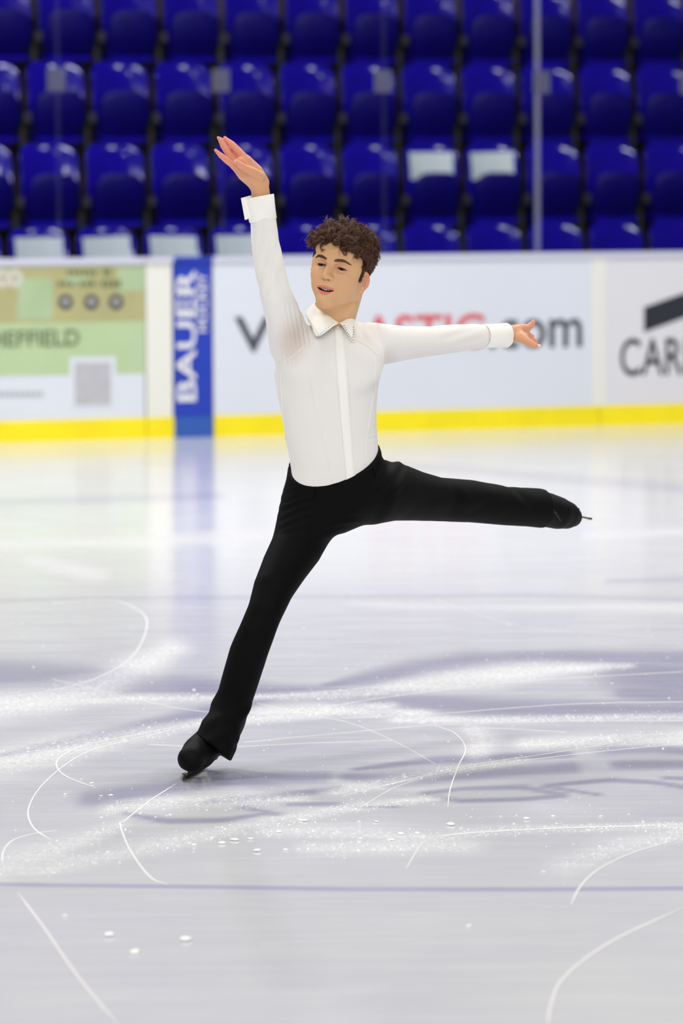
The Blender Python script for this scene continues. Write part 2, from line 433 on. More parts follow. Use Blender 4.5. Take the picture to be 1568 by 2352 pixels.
def noise_n(scale, stretch, detail=6, rough=0.6):
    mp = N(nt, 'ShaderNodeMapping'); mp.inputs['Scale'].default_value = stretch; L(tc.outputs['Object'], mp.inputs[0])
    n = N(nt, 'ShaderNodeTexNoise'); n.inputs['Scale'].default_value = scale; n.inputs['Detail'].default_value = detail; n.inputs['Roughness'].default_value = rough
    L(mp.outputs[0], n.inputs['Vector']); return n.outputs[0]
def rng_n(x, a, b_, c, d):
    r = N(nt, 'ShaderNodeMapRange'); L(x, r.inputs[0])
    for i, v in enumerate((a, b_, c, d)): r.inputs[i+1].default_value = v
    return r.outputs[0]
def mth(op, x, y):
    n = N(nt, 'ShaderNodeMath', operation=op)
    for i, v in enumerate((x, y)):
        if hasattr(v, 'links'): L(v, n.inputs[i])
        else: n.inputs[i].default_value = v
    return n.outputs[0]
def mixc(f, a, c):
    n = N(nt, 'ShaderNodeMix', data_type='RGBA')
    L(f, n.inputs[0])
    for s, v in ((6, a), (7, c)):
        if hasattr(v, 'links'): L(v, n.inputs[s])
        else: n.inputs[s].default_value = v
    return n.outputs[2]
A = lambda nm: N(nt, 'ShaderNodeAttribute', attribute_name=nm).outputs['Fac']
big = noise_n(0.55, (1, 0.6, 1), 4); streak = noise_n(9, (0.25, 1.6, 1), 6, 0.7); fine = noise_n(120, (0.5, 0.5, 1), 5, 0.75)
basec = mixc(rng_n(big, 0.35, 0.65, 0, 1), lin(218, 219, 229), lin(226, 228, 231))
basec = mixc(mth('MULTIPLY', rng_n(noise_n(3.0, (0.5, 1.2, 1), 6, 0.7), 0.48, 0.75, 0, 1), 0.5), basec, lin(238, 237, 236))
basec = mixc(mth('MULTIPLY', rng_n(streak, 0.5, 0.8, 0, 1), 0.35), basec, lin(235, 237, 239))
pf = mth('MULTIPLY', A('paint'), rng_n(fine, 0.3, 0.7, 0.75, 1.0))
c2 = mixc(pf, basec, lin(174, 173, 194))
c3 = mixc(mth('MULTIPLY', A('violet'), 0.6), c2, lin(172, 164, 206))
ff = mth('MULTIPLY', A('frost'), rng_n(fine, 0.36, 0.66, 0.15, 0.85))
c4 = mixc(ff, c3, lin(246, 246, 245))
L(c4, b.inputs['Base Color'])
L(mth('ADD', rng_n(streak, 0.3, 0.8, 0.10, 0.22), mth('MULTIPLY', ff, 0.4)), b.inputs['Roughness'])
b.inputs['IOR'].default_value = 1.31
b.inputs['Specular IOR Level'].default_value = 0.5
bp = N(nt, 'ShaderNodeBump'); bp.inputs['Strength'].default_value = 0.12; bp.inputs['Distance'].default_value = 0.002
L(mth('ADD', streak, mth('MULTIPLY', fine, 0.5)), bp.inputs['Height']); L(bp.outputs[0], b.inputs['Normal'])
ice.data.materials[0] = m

# skate grooves: thin raised lines of snow cut into the ice
def smooth_path(pts, n=10):
    pts = [np.array(p, float) for p in pts]; out = []
    q = [2*pts[0]-pts[1]] + pts + [2*pts[-1]-pts[-2]]
    for i in range(1, len(q)-2):
        for t in np.linspace(0, 1, n, endpoint=False):
            a, b_, c, d = q[i-1], q[i], q[i+1], q[i+2]
            out.append(0.5*((2*b_)+(-a+c)*t+(2*a-5*b_+4*c-d)*t*t+(-a+3*b_-3*c+d)*t**3))
    out.append(pts[-1]); return out
GROOVES = [
 ([(0,1605),(150,1580),(250,1545),(310,1500),(337,1440),(322,1405),(250,1378),(120,1385)], 1.6),
 ([(430,1665),(300,1690),(190,1714),(138,1740),(131,1762),(155,1785),(220,1810)], 1.6),
 ([(405,1800),(340,1842),(287,1885),(276,1895),(300,1955),(345,2015),(385,2032)], 1.6),
 ([(460,1662),(300,1700),(190,1732),(105,1795),(66,1855),(76,1900),(120,1932)], 1.5),
 ([(1000,1667),(1045,1685),(1069,1720),(1052,1760),(1033,1815),(1028,1855)], 1.3),
 ([(560,1705),(784,1684),(1000,1666),(1300,1657),(1568,1655)], 1.0),
 ([(600,1640),(760,1622),(900,1600),(1200,1565),(1568,1543)], 1.2),
 ([(784,1830),(900,1800),(1100,1755),(1300,1725),(1568,1680)], 1.2),
 ([(860,1810),(1050,1770),(1300,1735),(1568,1708)], 1.0),
 ([(40,2050),(100,2130),(180,2245),(275,2360)], 2.6),
 ([(990,1923),(1100,1912),(1300,1902),(1568,1895)], 3.0),
 ([(1568,1925),(1450,1960),(1370,2000),(1330,2040),(1310,2080)], 2.2),
 ([(1258,2360),(1264,2310),(1295,2245),(1400,2165),(1568,2085)], 2.8),
 ([(5,1985),(8,1955),(30,1930),(80,1915),(130,1908)], 1.5),
 ([(0,1612),(300,1606),(600,1602),(784,1586),(900,1575)], 1.5),
 ([(590,1615),(700,1640),(800,1660),(900,1700),(1000,1755)], 0.7),
 ([(1088,1672),(1200,1676),(1300,1682)], 1.0),
 ([(820,1855),(835,1850),(900,1812),(960,1790)], 1.0),
 ([(1568,1612),(1300,1618),(1000,1640),(784,1650)], 0.8),
 ([(340,1710),(500,1716),(700,1708),(900,1700)], 0.7),
 ([(1000,1378),(1200,1440),(1400,1456),(1500,1462)], 1.2),
 ([(0,1250),(200,1242),(500,1236),(800,1225)], 1.6),
 ([(120,1560),(400,1625),(560,1640)], 0.7),
 ([(930,2000),(960,1950),(985,1925)], 1.8),
 ([(600,2170),(800,2162),(1000,2160)], 1.6),
]
for pts, hw in GROOVES:
    path = smooth_path(pts); C_ = [G(x, y) for x, y in path]; mb = MB(); nn = len(C_)
    vv = []
    for i, c in enumerate(C_):
        t = C_[min(i+1, nn-1)]-C_[max(i-1, 0)]; t /= np.linalg.norm(t); s = np.array([t[1], -t[0], 0])
        w = hw*1.17e-3*(0.25+0.75*min(1, i/4, (nn-1-i)/4))
        # seen flat at a grazing angle a cut that runs across the view needs more width along the view
        w *= 1+1.6*abs(s[1])
        vv += [c+s*w+EZ*0.0006, c+EZ*0.0014, c-s*w+EZ*0.0006]
    ff_ = [q for i in range(nn-1) for q in ((3*i, 3*i+1, 3*i+4, 3*i+3), (3*i+1, 3*i+2, 3*i+5, 3*i+4))]
    mobj('skate_groove', vv, ff_, M['groove_soft'] if min(p[1] for p in pts) > 1920 or max(p[1] for p in pts) < 1480 else M['groove'], ice)

# snow crumbs thrown up by the blades
mb = MB()
def crumb(x, y, s):
    c = G(x, y); r = s*1.17e-3
    v = []; n = 5
    for k in range(n):
        a = 2*math.pi*k/n+random.random(); v.append(c+np.array([math.cos(a)*r*random.uniform(.7, 1.3), math.sin(a)*r*random.uniform(.8, 2.0), 0.0002]))
    v.append(c+np.array([0, 0, r*random.uniform(0.5, 0.9)]))
    mb.add(v, [(k, (k+1) % n, n) for k in range(n)])
for st in FROST:
    for (x0, y0, t0), (x1, y1, t1) in zip(st[:-1], st[1:]):
        if y0 < 1420: continue
        L_ = math.hypot(x1-x0, y1-y0)
        for _ in range(int(L_*0.9)):
            t = random.random(); th = t0+(t1-t0)*t
            crumb(x0+(x1-x0)*t+random.gauss(0, 10), y0+(y1-y0)*t+random.gauss(0, th*0.75), abs(random.gauss(0, 0.9))+0.5)
for _ in range(500):
    crumb(random.uniform(0, 1568), 1430+random.random()**1.3*520, abs(random.gauss(0, 0.9))+0.5)
mb.build('snow_crumbs', M['snow'], None, True); tag(COL.objects['snow_crumbs'], 'loose white snow crumbs scattered over the ice around the skater', 'snow', kind='stuff')
LUMPS = [(590,1955,9),(540,1930,10),(510,1938,8),(575,1928,7),(640,1912,7),(700,1886,8),(446,1942,6),(690,1885,7),(655,1953,5),(685,1952,4),(250,2150,10),(425,2160,12),(308,2190,10),(210,1800,6),
 (232,1829,5),(255,1828,6),(187,1790,4),(149,1825,4),(865,1888,6),(825,1888,4),(1208,1882,7),(1035,1895,9),(920,1917,7),(1270,1876,5),(1378,1876,5),(1248,2004,6),(1075,2128,6),(148,2105,6),
 (77,1533,5),(343,1672,4),(1404,1570,5),(958,1915,6),(828,1928,5),(893,1931,4),(1030,1704,4),(974,1688,3),(900,1930,6),(408,1944,4),(1185,1874,4),(1150,1876,4)]
for x, y, s in LUMPS:
    c = G(x, y); mb = MB(); r = s*1.15e-3
    mb.ball(c+EZ*r*0.25, (r, r*1.6, r*0.28), 8, 5)
    v = np.array(mb.v); v += (v-c)*vnoise(v, 220, int(x))[:, None]*0.35; v[:, 2] = np.maximum(v[:, 2], 0)
    o = mobj('snow_lump', v, mb.f, M['snow'], None)
    tag(o, 'small lump of white snow lying on the ice near the skater', 'snow', 'snow lumps on the ice')

# ================================================================== BOARDS
def Wp(px, py, off=0.0):
    """point on the front face of the boards seen at a pixel, moved off towards the ice"""
    r = ray(px, py); q = B0 + NB*0; t = ((q-CP) @ NB)/(r @ NB); return CP+r*t+NB*off
def sz(px, py):
    p = Wp(px, py); return float((p-B0) @ E1), float(p[2])
def BP(s, z, off=0.0): return B0+E1*s+EZ*z+NB*off
def slab(name, s0, s1, z0, z1, o0, o1, m, parent):
    mb = MB(); mb.hexa([BP(s0, z0, o1), BP(s1, z0, o1), BP(s1, z0, o0), BP(s0, z0, o0), BP(s0, z1, o1), BP(s1, z1, o1), BP(s1, z1, o0), BP(s0, z1, o0)])
    o = mb.build(name, m, parent); 
    return o
TOP = 0.5*(sz(400, 604)[1]+sz(1200, 592)[1])           # upper edge of the printed panels
CAPZ = 0.5*(sz(400, 591)[1]+sz(1200, 581)[1])
KICK = 0.5*(sz(300, 962)[1]+sz(1200, 935)[1])
boards = thing('rink_boards', tuple(BP(sz(784, 990)[0], 0, -0.05))); tag(boards, 'white rink boards with printed adverts, yellow kick strip and clear glass', 'rink boards', kind='structure')
sx = lambda px: sz(px, 800)[0]
J = [(-2100, -1500, 'board_lilac'), (-1500, -900, 'board'), (-900, -330, 'board_warm'), (-330, 334, 'board'), (334, 398, 'board_warm'), (398, 488, 'blue'), (488, 1375, 'board'), (1375, 2300, 'board_lilac'), (2300, 2900, 'board')]
panels = []
for a, c, mm_ in J:
    g = 0.006
    panels.append(slab('board_panel', sx(a)+g, sx(c)-g, KICK, TOP, -0.10, 0.0, M[mm_], boards))
    slab('kick_plate', sx(a)+0.003, sx(c)-0.003, 0.0, KICK, -0.10, 0.012, M['bluekick'] if mm_ == 'blue' else M['yellow'], boards)
    slab('cap_rail', sx(a)+0.002, sx(c)-0.002, TOP, CAPZ, -0.14, 0.02, M['blue'] if mm_ == 'blue' else M['cap'], boards)
slab('joint_strip', sx(1375)-0.05, sx(1375)+0.05, KICK, TOP, 0.0, 0.004, M['board_warm'], boards)

def text_on(body, x0, ytop, x1, ybot, m, parent, bold=0.0, rot=False, shear=0.0, name='lettering'):
    """lettering that fills the pixel box on the boards"""
    cu = bpy.data.curves.new('t', 'FONT'); cu.body = body; cu.offset = bold; cu.shear = shear; cu.fill_mode = 'BOTH'; cu.extrude = 0.0
    to = bpy.data.objects.new('t', cu); COL.objects.link(to)
    dg = bpy.context.evaluated_depsgraph_get(); me = bpy.data.meshes.new_from_object(to.evaluated_get(dg))
    v = np.array([tuple(q.co) for q in me.vertices]); f = [tuple(p.vertices) for p in me.polygons]
    bpy.data.objects.remove(to); bpy.data.meshes.remove(me)
    u = (v[:, 0]-v[:, 0].min())/np.ptp(v[:, 0]); w = (v[:, 1]-v[:, 1].min())/np.ptp(v[:, 1])
    if rot: u, w = 1-w, u
    xm = (x0+x1)/2; ym = (ytop+ybot)/2
    s0, s1 = sz(x0, ym)[0], sz(x1, ym)[0]; z0, z1 = sz(xm, ybot)[1], sz(xm, ytop)[1]
    pts = [BP(s0+(s1-s0)*a, z0+(z1-z0)*c, 0.004) for a, c in zip(u, w)]
    return mobj(name, pts, f, m, parent, False)
def rect_on(x0, ytop, x1, ybot, m, parent, off=0.003, name='print_patch'):
    xm = (x0+x1)/2; ym = (ytop+ybot)/2
    return slab(name, sz(x0, ym)[0], sz(x1, ym)[0], sz(xm, ybot)[1], sz(xm, ytop)[1], 0.0, off, m, parent)
def disc_on(x, y, r, m, parent, off=0.005, name='print_badge'):
    s, z = sz(x, y); rr = abs(sz(x+r, y)[0]-s); mb = MB(); n = 24
    v = [BP(s+rr*math.cos(2*math.pi*k/n), z+rr*math.sin(2*math.pi*k/n), off) for k in range(n)]
    return mobj(name, v, [tuple(range(n))], m, parent, False)
pg = panels[3]
green = rect_on(-120, 612, 333, 862, M['poster'], pg, 0.002, 'poster_print')
M['poster_olive'] = mat('poster_olive', lin(172, 168, 120), 0.4, noise=(3.5, 0.09)); M['poster_mint'] = mat('poster_mint', lin(168, 190, 150), 0.4, noise=(5, 0.06))
rect_on(-120, 613, 333, 741, M['poster_olive'], pg, 0.003)
rect_on(40, 640, 120, 735, M['poster_mint'], pg, 0.0035); rect_on(150, 636, 200, 655, M['poster_mint'], pg, 0.0035); rect_on(270, 613, 333, 668, M['poster_mint'], pg, 0.0035)
text_on('SHEFFIELD', -48, 758, 182, 797, M['ink_green'], pg, 0.02)
text_on('co', -14, 618, 52, 660, M['ink_pale'], pg, 0.05)
for x in (150, 209, 266):
    disc_on(x, 694, 17, M['ink_grey'], pg); disc_on(x, 693, 6, M['ink_pale'], pg, 0.006)
for x0, y0, x1, y1 in ((153,620,225,632),(236,617,256,633),(132,646,174,658),(180,645,222,658),(232,644,280,660)):
    n = max(2, int((x1-x0)/11))
    for k in range(n): rect_on(x0+(x1-x0)*k/n, y0, x0+(x1-x0)*(k+0.72)/n, y1, M['ink_green'], pg, 0.005, 'small_print')
for k in range(9): rect_on(-6+12*k, 899, 2.5+12*k, 911, M['ink_lgrey'], pg, 0.004, 'small_print')
M['code'] = mat('code_patch_grey', lin(180, 180, 186), 0.5, noise=(14, 0.06))
rect_on(160, 820, 266, 936, M['board'], pg, 0.004); rect_on(171, 832, 254, 930, M['code'], pg, 0.005)
pb = panels[5]
text_on('BAUER', 405, 620, 449, 922, M['ink_white'], pb, 0.015, True)
text_on('HOCKEY', 452, 628, 475, 762, M['ink_white'], pb, 0.015, True)
pm = panels[6]
text_on('V', 538, 727, 624, 809, M['ink_grey'], pm, 0.018)
text_on('ASTIC', 832, 722, 1112, 802, M['ink_red'], pm, 0.012)
text_on('.com', 1122, 733, 1336, 800, M['ink_grey'], pm, 0.012)
pc = panels[7]
text_on('CARL', 1424, 776, 1602, 862, M['ink_dark'], pc, 0.006)
v = [Wp(1478, 706, 0.004), Wp(1478, 763, 0.004), Wp(1640, 704, 0.004), Wp(1640, 648, 0.004)]
mobj('emblem', v, [(0, 1, 2, 3)], M['ink_dark'], pc, False)

# glass above the boards
gx_ = [sx(-1740), sx(-1360), sx(-980), sx(-600), sx(-232), sx(145), sx(521), sx(892), sx(1243), sx(1590), sx(1935)]
GT = 3.4
for i in range(len(gx_)-1):
    slab('glass_pane', gx_[i]+0.006, gx_[i+1]-0.006, CAPZ, GT, -0.066, -0.054, M['glass'], boards)
for i, s in enumerate(gx_[1:-1]):
    strong = i == 7
    slab('glass_joint', s-(0.016 if strong else 0.012), s+(0.016 if strong else 0.012), CAPZ, GT, -0.07, -0.05, M['joint'] if strong else M['joint_faint'], boards)
    zc = sz(520, 184)[1]
    slab('glass_clip', s-0.065+(0.03 if strong else -0.01), s+0.06+(0.03 if strong else -0.01), zc-0.075, zc+0.075, -0.049, -0.044, M['film'], boards)

# ================================================================== STANDS
PHI = math.atan(0.46); ED = np.array([math.cos(PHI), math.sin(PHI), 0]); NS = np.array([math.sin(PHI), -math.cos(PHI), 0])
ROWD = [31.6, 32.43, 33.26, 34.1]; ROWZ = [1.367, 1.956, 2.562, 3.175]
SEATTOP = 0.84
def row_s(px, r):
    rr = ray(px, 300); base = np.array([0, ROWD[r], 0]); t = ((base-CP) @ NS)/(rr @ NS); return float((CP+rr*t-base) @ ED)
tiers = thing('seating_tiers', (0, 31.6, 0)); tag(tiers, 'dark concrete seating tiers rising behind the rink glass', 'seating tiers', kind='structure')
for r in range(-1, 6):
    d = 31.6+0.83*r; z = ROWZ[0]-SEATTOP+0.603*r
    c0 = np.array([0, d, 0]); mb = MB()
    def T(s, u, zz): return c0+ED*s-NS*u+EZ*zz          # u: distance back
    u0, u1 = -0.45, 0.31
    if r == -1: u0 = -0.9
    mb.hexa([T(-11, u0, -0.3), T(9, u0, -0.3), T(9, u1+0.02, -0.3), T(-11, u1+0.02, -0.3), T(-11, u0, z), T(9, u0, z), T(9, u1+0.02, z), T(-11, u1+0.02, z)])
    mb.build('tier_step', M['concrete'], tiers)
mb = MB(); c0 = np.array([0, 31.6+0.83*6, 0]); w_ = MB()
w_.hexa([c0+ED*-14+EZ*0, c0+ED*14, c0+ED*14-NS*0.2, c0+ED*-14-NS*0.2, c0+ED*-14+EZ*9, c0+ED*14+EZ*9, c0+ED*14-NS*0.2+EZ*9, c0+ED*-14-NS*0.2+EZ*9])
o = w_.build('wall_back', M['back']); tag(o, 'plain grey arena wall behind the stands', 'wall', kind='structure')

def shell(w, z0, z1, rt, rb, th, yfun, nx=14, nz=14):
    """rounded moulded plate: width w, z0..z1, corner radii at top and bottom, thickness th, front surface y = yfun(x, t)"""
    def hw(z):
        if z > z1-rt: return w/2-rt+math.sqrt(max(rt*rt-(z-z1+rt)**2, 0))
        if z < z0+rb: return w/2-rb+math.sqrt(max(rb*rb-(z0+rb-z)**2, 0))
        return w/2
    zs = z0+(z1-z0)*(0.5-0.5*np.cos(np.linspace(0.0, math.pi, nz))); uu = np.sin(np.linspace(-1, 1, nx)*math.pi/2)
    fr, bk = [], []
    for z in zs:
        h = max(hw(z), 0.012)
        for u in uu:
            x = u*h; t = (z-z0)/(z1-z0); edge = max(abs(u)**8, abs(2*t-1)**10)
            y = yfun(x, t); fr.append((x, y+edge*th*0.4, z)); bk.append((x, y+th-edge*th*0.3, z))
    n = len(fr); f = []
    for j in range(nz-1):
        for i in range(nx-1):
            a = j*nx+i; f.append((a, a+1, a+1+nx, a+nx)); f.append((n+a, n+a+nx, n+a+nx+1, n+a+1))
    rim = [i for i in range(nx)]+[j*nx+nx-1 for j in range(1, nz)]+[(nz-1)*nx+i for i in range(nx-2, -1, -1)]+[j*nx for j in range(nz-2, 0, -1)]
    for a, b_ in zip(rim, rim[1:]+rim[:1]): f.append((b_, a, n+a, n+b_))
    return fr+bk, f
proto = empty('stadium_seat')
back_y = lambda x, t: 0.10*max(0, (0.25-t))*1.3 - 0.055*(x/0.22)**2*(0.4+0.6*(1-abs(2*t-1)**3)) + 0.05*(t-0.4)+ 0.03*max(0, t-0.88)*8*0.12
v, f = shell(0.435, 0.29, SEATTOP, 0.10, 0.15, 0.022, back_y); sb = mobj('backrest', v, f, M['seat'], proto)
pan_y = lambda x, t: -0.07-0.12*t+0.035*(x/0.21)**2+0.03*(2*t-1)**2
v, f = shell(0.385, 0.27, 0.625, 0.12, 0.09, 0.03, pan_y); sp = mobj('seat_pan', v, f, M['seat_shaded'], proto)
mbl = MB()
mbl.hexa([(-0.16, -0.10, 0.25), (0.16, -0.10, 0.25), (0.19, 0.03, 0.27), (-0.19, 0.03, 0.27), (-0.18, -0.085, 0.285), (0.18, -0.085, 0.285), (0.2, 0.03, 0.31), (-0.2, 0.03, 0.31)])
sl_ = mbl.build('lower_lip', M['seat'], proto)
mbb = MB(); mbb.box((-0.25, -0.05, 0.43), (0.05, 0.12, 0.07)); mbb.box((-0.25, 0.02, 0.22), (0.035, 0.05, 0.44)); shb = mbb.build('hinge_bracket', M['metal_dark'], proto)
def copy_seat():
    c = proto.copy(); COL.objects.link(c)
    for ch in (sb, sp, sl_, shb):
        d = ch.copy(); COL.objects.link(d); d.parent = c
    return c
REFX = [545, 557, 562, 576]
PAPERS = {(0, -3), (0, -2), (0, -1), (0, 0), (1, 3), (1, 4)}
first = True
ROWN = ['front row', 'second row up', 'third row up', 'topmost row']
ORD = ['first','second','third','fourth','fifth','sixth','seventh','eighth','ninth','tenth','eleventh','twelfth','thirteenth']
for r in range(4):
    s0 = row_s(REFX[r], r); cnt = 0; oc = 0
    for i in range(-6, 10):
        s = s0+0.5*i; p = np.array([0, ROWD[r], 0])+ED*s; p[2] = ROWZ[r]-SEATTOP
        x, y = proj(p+EZ*0.7)
        if x < -420 or x > 1568+420: continue
        off_l, off_r = x < -85, x > 1568+85
        if off_r and cnt < 99: cnt = 99; oc = 0
        o = proto if first else copy_seat(); first = False
        o.location = p; o.rotation_euler = (0, 0, PHI)
        where = ORD[min(cnt, 12)]+' from the left'; cnt += not (off_l or off_r)
        extra = ' with paper' if (r, i) in PAPERS else ''
        tag(o, 'blue folded seat%s, %s in the %s' % (extra, where, ROWN[r]), 'seat', 'blue stadium seats in the stands')
        if off_l or off_r: oc = oc+1; o['label'] = 'blue seat outside the %s edge, %s, the %s one from the left' % ('left' if off_l else 'right', ROWN[r], ORD[oc-1])
        if (r, i) in PAPERS:
            nxp = 9; vv = []; tl = 0.02*math.sin(i*2.1)
            for b_ in range(5):
                for a in range(nxp):
                    xx = -0.175+0.35*a/(nxp-1); t = 0.52+0.36*b_/4+tl*(a/(nxp-1)-0.5)
                    vv.append((xx, back_y(xx, t)-0.006-0.002*math.sin(a*1.3+b_), 0.29+(SEATTOP-0.29)*t))
            n_ = len(vv); vv += [(q[0], q[1]+0.0012, q[2]) for q in vv]
            ff2 = [(b_*nxp+a, b_*nxp+a+1, (b_+1)*nxp+a+1, (b_+1)*nxp+a) for b_ in range(4) for a in range(nxp-1)]
            ff2 += [tuple(k+n_ for k in q[::-1]) for q in ff2]
            po = mobj('paper_sheet', vv, ff2, M['paper'], None); po.location = p; po.rotation_euler = (0, 0, PHI)
            nm = {(0,-3):'leftmost of four in the front row', (0,-2):'second of four from the left in the front row', (0,-1):'third of four from the left in the front row',
                  (0,0):'beside the skater\'s raised arm in the front row', (1,3):'left one of the pair in the second row', (1,4):'right one of the pair in the second row'}[(r, i)]
            tag(po, 'white paper on a seat, '+nm, 'paper', 'paper sheets taped to seats')
# ================================================================== THE SKATER
FOOT = G(440, 1786)
person = thing('person', tuple(FOOT))
tag(person, 'figure skater in white shirt and black trousers gliding with one leg lifted behind', 'person')
def R(px_, Y): return px_*pxm(Y)
def K(lst):            # pixel chain (x, y, Y, r px) -> world chain
    return [(P(x, y, Y), R(r, Y)) for x, y, Y, r in lst]
def bounds(chains, pad=0.05):
    A = np.array([c[0] for c in chains]); r = np.array([c[1] for c in chains])[:, None]
    return (A-r).min(0)-pad, (A+r).max(0)+pad
def section(y, l, r, Y, depth): # silhouette row of the trunk
    a, b_ = P(l, y, Y), P(r, y, Y); return (0.5*(a[2]+b_[2]), 0.5*(a[0]+b_[0]), Y, 0.5*(b_[0]-a[0]), depth)

# ---- shirt
TORSO = [section(735, 735, 812, 12.19, 0.050), section(748, 716, 838, 12.195, 0.066), section(765, 688, 862, 12.20, 0.082), section(800, 652, 876, 12.205, 0.098),
         section(850, 626, 878, 12.21, 0.108), section(900, 634, 868, 12.225, 0.106), section(950, 645, 865, 12.24, 0.100),
         section(1000, 653, 867, 12.255, 0.094), section(1040, 661, 870, 12.265, 0.092), section(1080, 668, 874, 12.275, 0.094), section(1140, 668, 872, 12.28, 0.096)]
YAW = 0.20
ARM_R = K([(690, 800, 12.19, 48), (665, 790, 12.15, 48), (653, 735, 12.07, 43), (632, 672, 11.99, 36), (618, 610, 11.97, 34.5), (608, 550, 11.97, 32), (604, 500, 11.97, 29.5), (602, 478, 11.97, 28)])
ARM_L = K([(820, 796, 12.21, 52), (852, 790, 12.23, 50), (892, 790, 12.28, 45), (932, 788, 12.33, 39), (985, 784, 12.40, 34.5), (1040, 778, 12.46, 33), (1085, 773, 12.51, 29), (1128, 771, 12.55, 25)])
lo, hi = bounds(ARM_R+ARM_L, 0.04); lo2 = np.array([-9, 12.05, P(770, 1140, 12.28)[2]]); lo = np.minimum(lo, [9, 12.05, lo2[2]-0.02]); hi = np.maximum(hi, [-9, 12.40, -9])
fs = Field(lo, hi, 0.0042)
fs.loft(TORSO, 0, YAW)
fs.chain(ARM_L, 0.02); fs.chain(ARM_R, 0.03)
fs.ell(P(700, 820, 12.13), (0.06, 0.05, 0.07), 0.05); fs.ell(P(822, 830, 12.14), (0.07, 0.045, 0.07), 0.05)   # chest
Vs, Fs = fs.mesh(); Vs = smooth_mesh(Vs, Fs, 6)
nS = vnormals(Vs, Fs); ax_, ay_ = proj(Vs)
# pulled folds at the raised shoulder, gathered cloth at the other shoulder, drag lines on the trunk
def bumpr(x0, x1, y0, y1, s):
    return np.clip((ax_-x0)/s, 0, 1)*np.clip((x1-ax_)/s, 0, 1)*np.clip((ay_-y0)/s, 0, 1)*np.clip((y1-ay_)/s, 0, 1)
fold = 0.0016*np.sin((ax_-0.16*(ay_-760))*0.62+0.5*np.sin(ay_*0.03))*bumpr(636, 722, 690, 845, 22)
fold += 0.0018*np.sin((ax_*0.75-ay_*0.45)*0.40)*bumpr(806, 872, 735, 790, 16)
fold += 0.0016*np.sin((ay_+0.35*(ax_-1090))*0.23+1)*bumpr(1000, 1125, 745, 815, 30)
fold += 0.0012*np.sin(ay_*0.5+ax_*0.1)*bumpr(838, 880, 970, 1030, 12)
fold += 0.0005*np.sin((ax_-0.1*ay_)*0.11)*bumpr(680, 870, 790, 930, 50)
fold += 0.0010*np.sin((ax_+0.25*ay_)*0.28)*bumpr(570, 660, 520, 700, 30)
Vs = Vs+nS*fold[:, None]
shirt = mobj('shirt', Vs, Fs, M['shirt'], person); shirt['label'] = 'off-white chiffon shirt'
def blob(x, y, rx, ry): return np.exp(-(((ax_-x)/rx)**2+((ay_-y)/ry)**2)**1.5)
frontal = nS[:, 1] < 0.3
attr(shirt, 'sheer', np.clip(0.8*blob(668, 785, 30, 48)+0.35*blob(690, 760, 22, 40)+0.3*blob(842, 765, 30, 28)+0.35*blob(890, 825, 22, 20), 0, 1)*frontal)
bvh = BVHTree.FromPolygons([Vector(p) for p in Vs], [tuple(q) for q in Fs])
def on(x, y, off=0.002, tree=None):
    r = ray(x, y); h = (tree or bvh).ray_cast(Vector(CP), Vector(r).normalized())
    if h[0] is None: return None
    return np.array(h[0])+np.array(h[1])*off
def strip(name, pathL, pathR, m, parent, th=0.0010, off=0.0005, cols=4):
    """a cloth band between two pixel paths, lying on the shirt"""
    rows = []
    for (x0, y0), (x1, y1) in zip(pathL, pathR):
        rows.append([on(x0+(x1-x0)*k/(cols-1), y0+(y1-y0)*k/(cols-1), off+th) for k in range(cols)])
    rows = [r for r in rows if all(q is not None for q in r)]
    n = len(rows); top = [q for r in rows for q in r]; back = np.array(CP)
    bot = [q+(q-CP)/np.linalg.norm(q-CP)*(th+0.002) for q in top]; k = n*cols
    f = []
    for i in range(n-1):
        for j in range(cols-1):
            a = i*cols+j; f.append((a, a+1, a+1+cols, a+cols)); f.append((k+a, k+a+cols, k+a+cols+1, k+a+1))
    rim = list(range(cols))+[i*cols+cols-1 for i in range(1, n)]+[(n-1)*cols+j for j in range(cols-2, -1, -1)]+[i*cols for i in range(n-2, 0, -1)]
    for a, b_ in zip(rim, rim[1:]+rim[:1]): f.append((b_, a, k+a, k+b_))
    return mobj(name, top+bot, f, m, parent)
def dens(p, n=24):
    p = np.array(p, float); t = np.linspace(0, len(p)-1, n); return [tuple(np.interp(t, range(len(p)), p[:, k]) for k in (0, 1))[0:2] if False else (float(np.interp(tt, range(len(p)), p[:, 0])), float(np.interp(tt, range(len(p)), p[:, 1]))) for tt in t]
pl = smooth_path([(766, 744), (770, 830), (777, 920), (784, 1000), (790, 1060), (794, 1104)], 6); pr = smooth_path([(787, 744), (796, 830), (803, 920), (808, 1000), (812, 1060), (817, 1100)], 6)
strip('placket', pl, pr, M['shirt_trim'], shirt)
for pts in ([(702, 790), (708, 850), (718, 910), (735, 980), (750, 1040), (757, 1085), (761, 1106)], [(862, 820), (860, 880), (850, 950), (841, 1010), (838, 1068)], [(645, 855), (648, 920), (655, 1000), (664, 1060)],
            [(640, 832), (665, 822), (688, 803), (702, 792), (712, 780)], [(820, 780), (838, 790), (852, 800), (868, 815)], [(600, 530), (606, 600), (618, 680)]):
    path = smooth_path(pts, 6); q = [on(x, y, 0.0008) for x, y in path]; q = [p for p in q if p is not None]
    mb = MB(); mb.tube(q, 0.0011, 6); mb.build('seam', M['shirt_trim'], shirt, True)

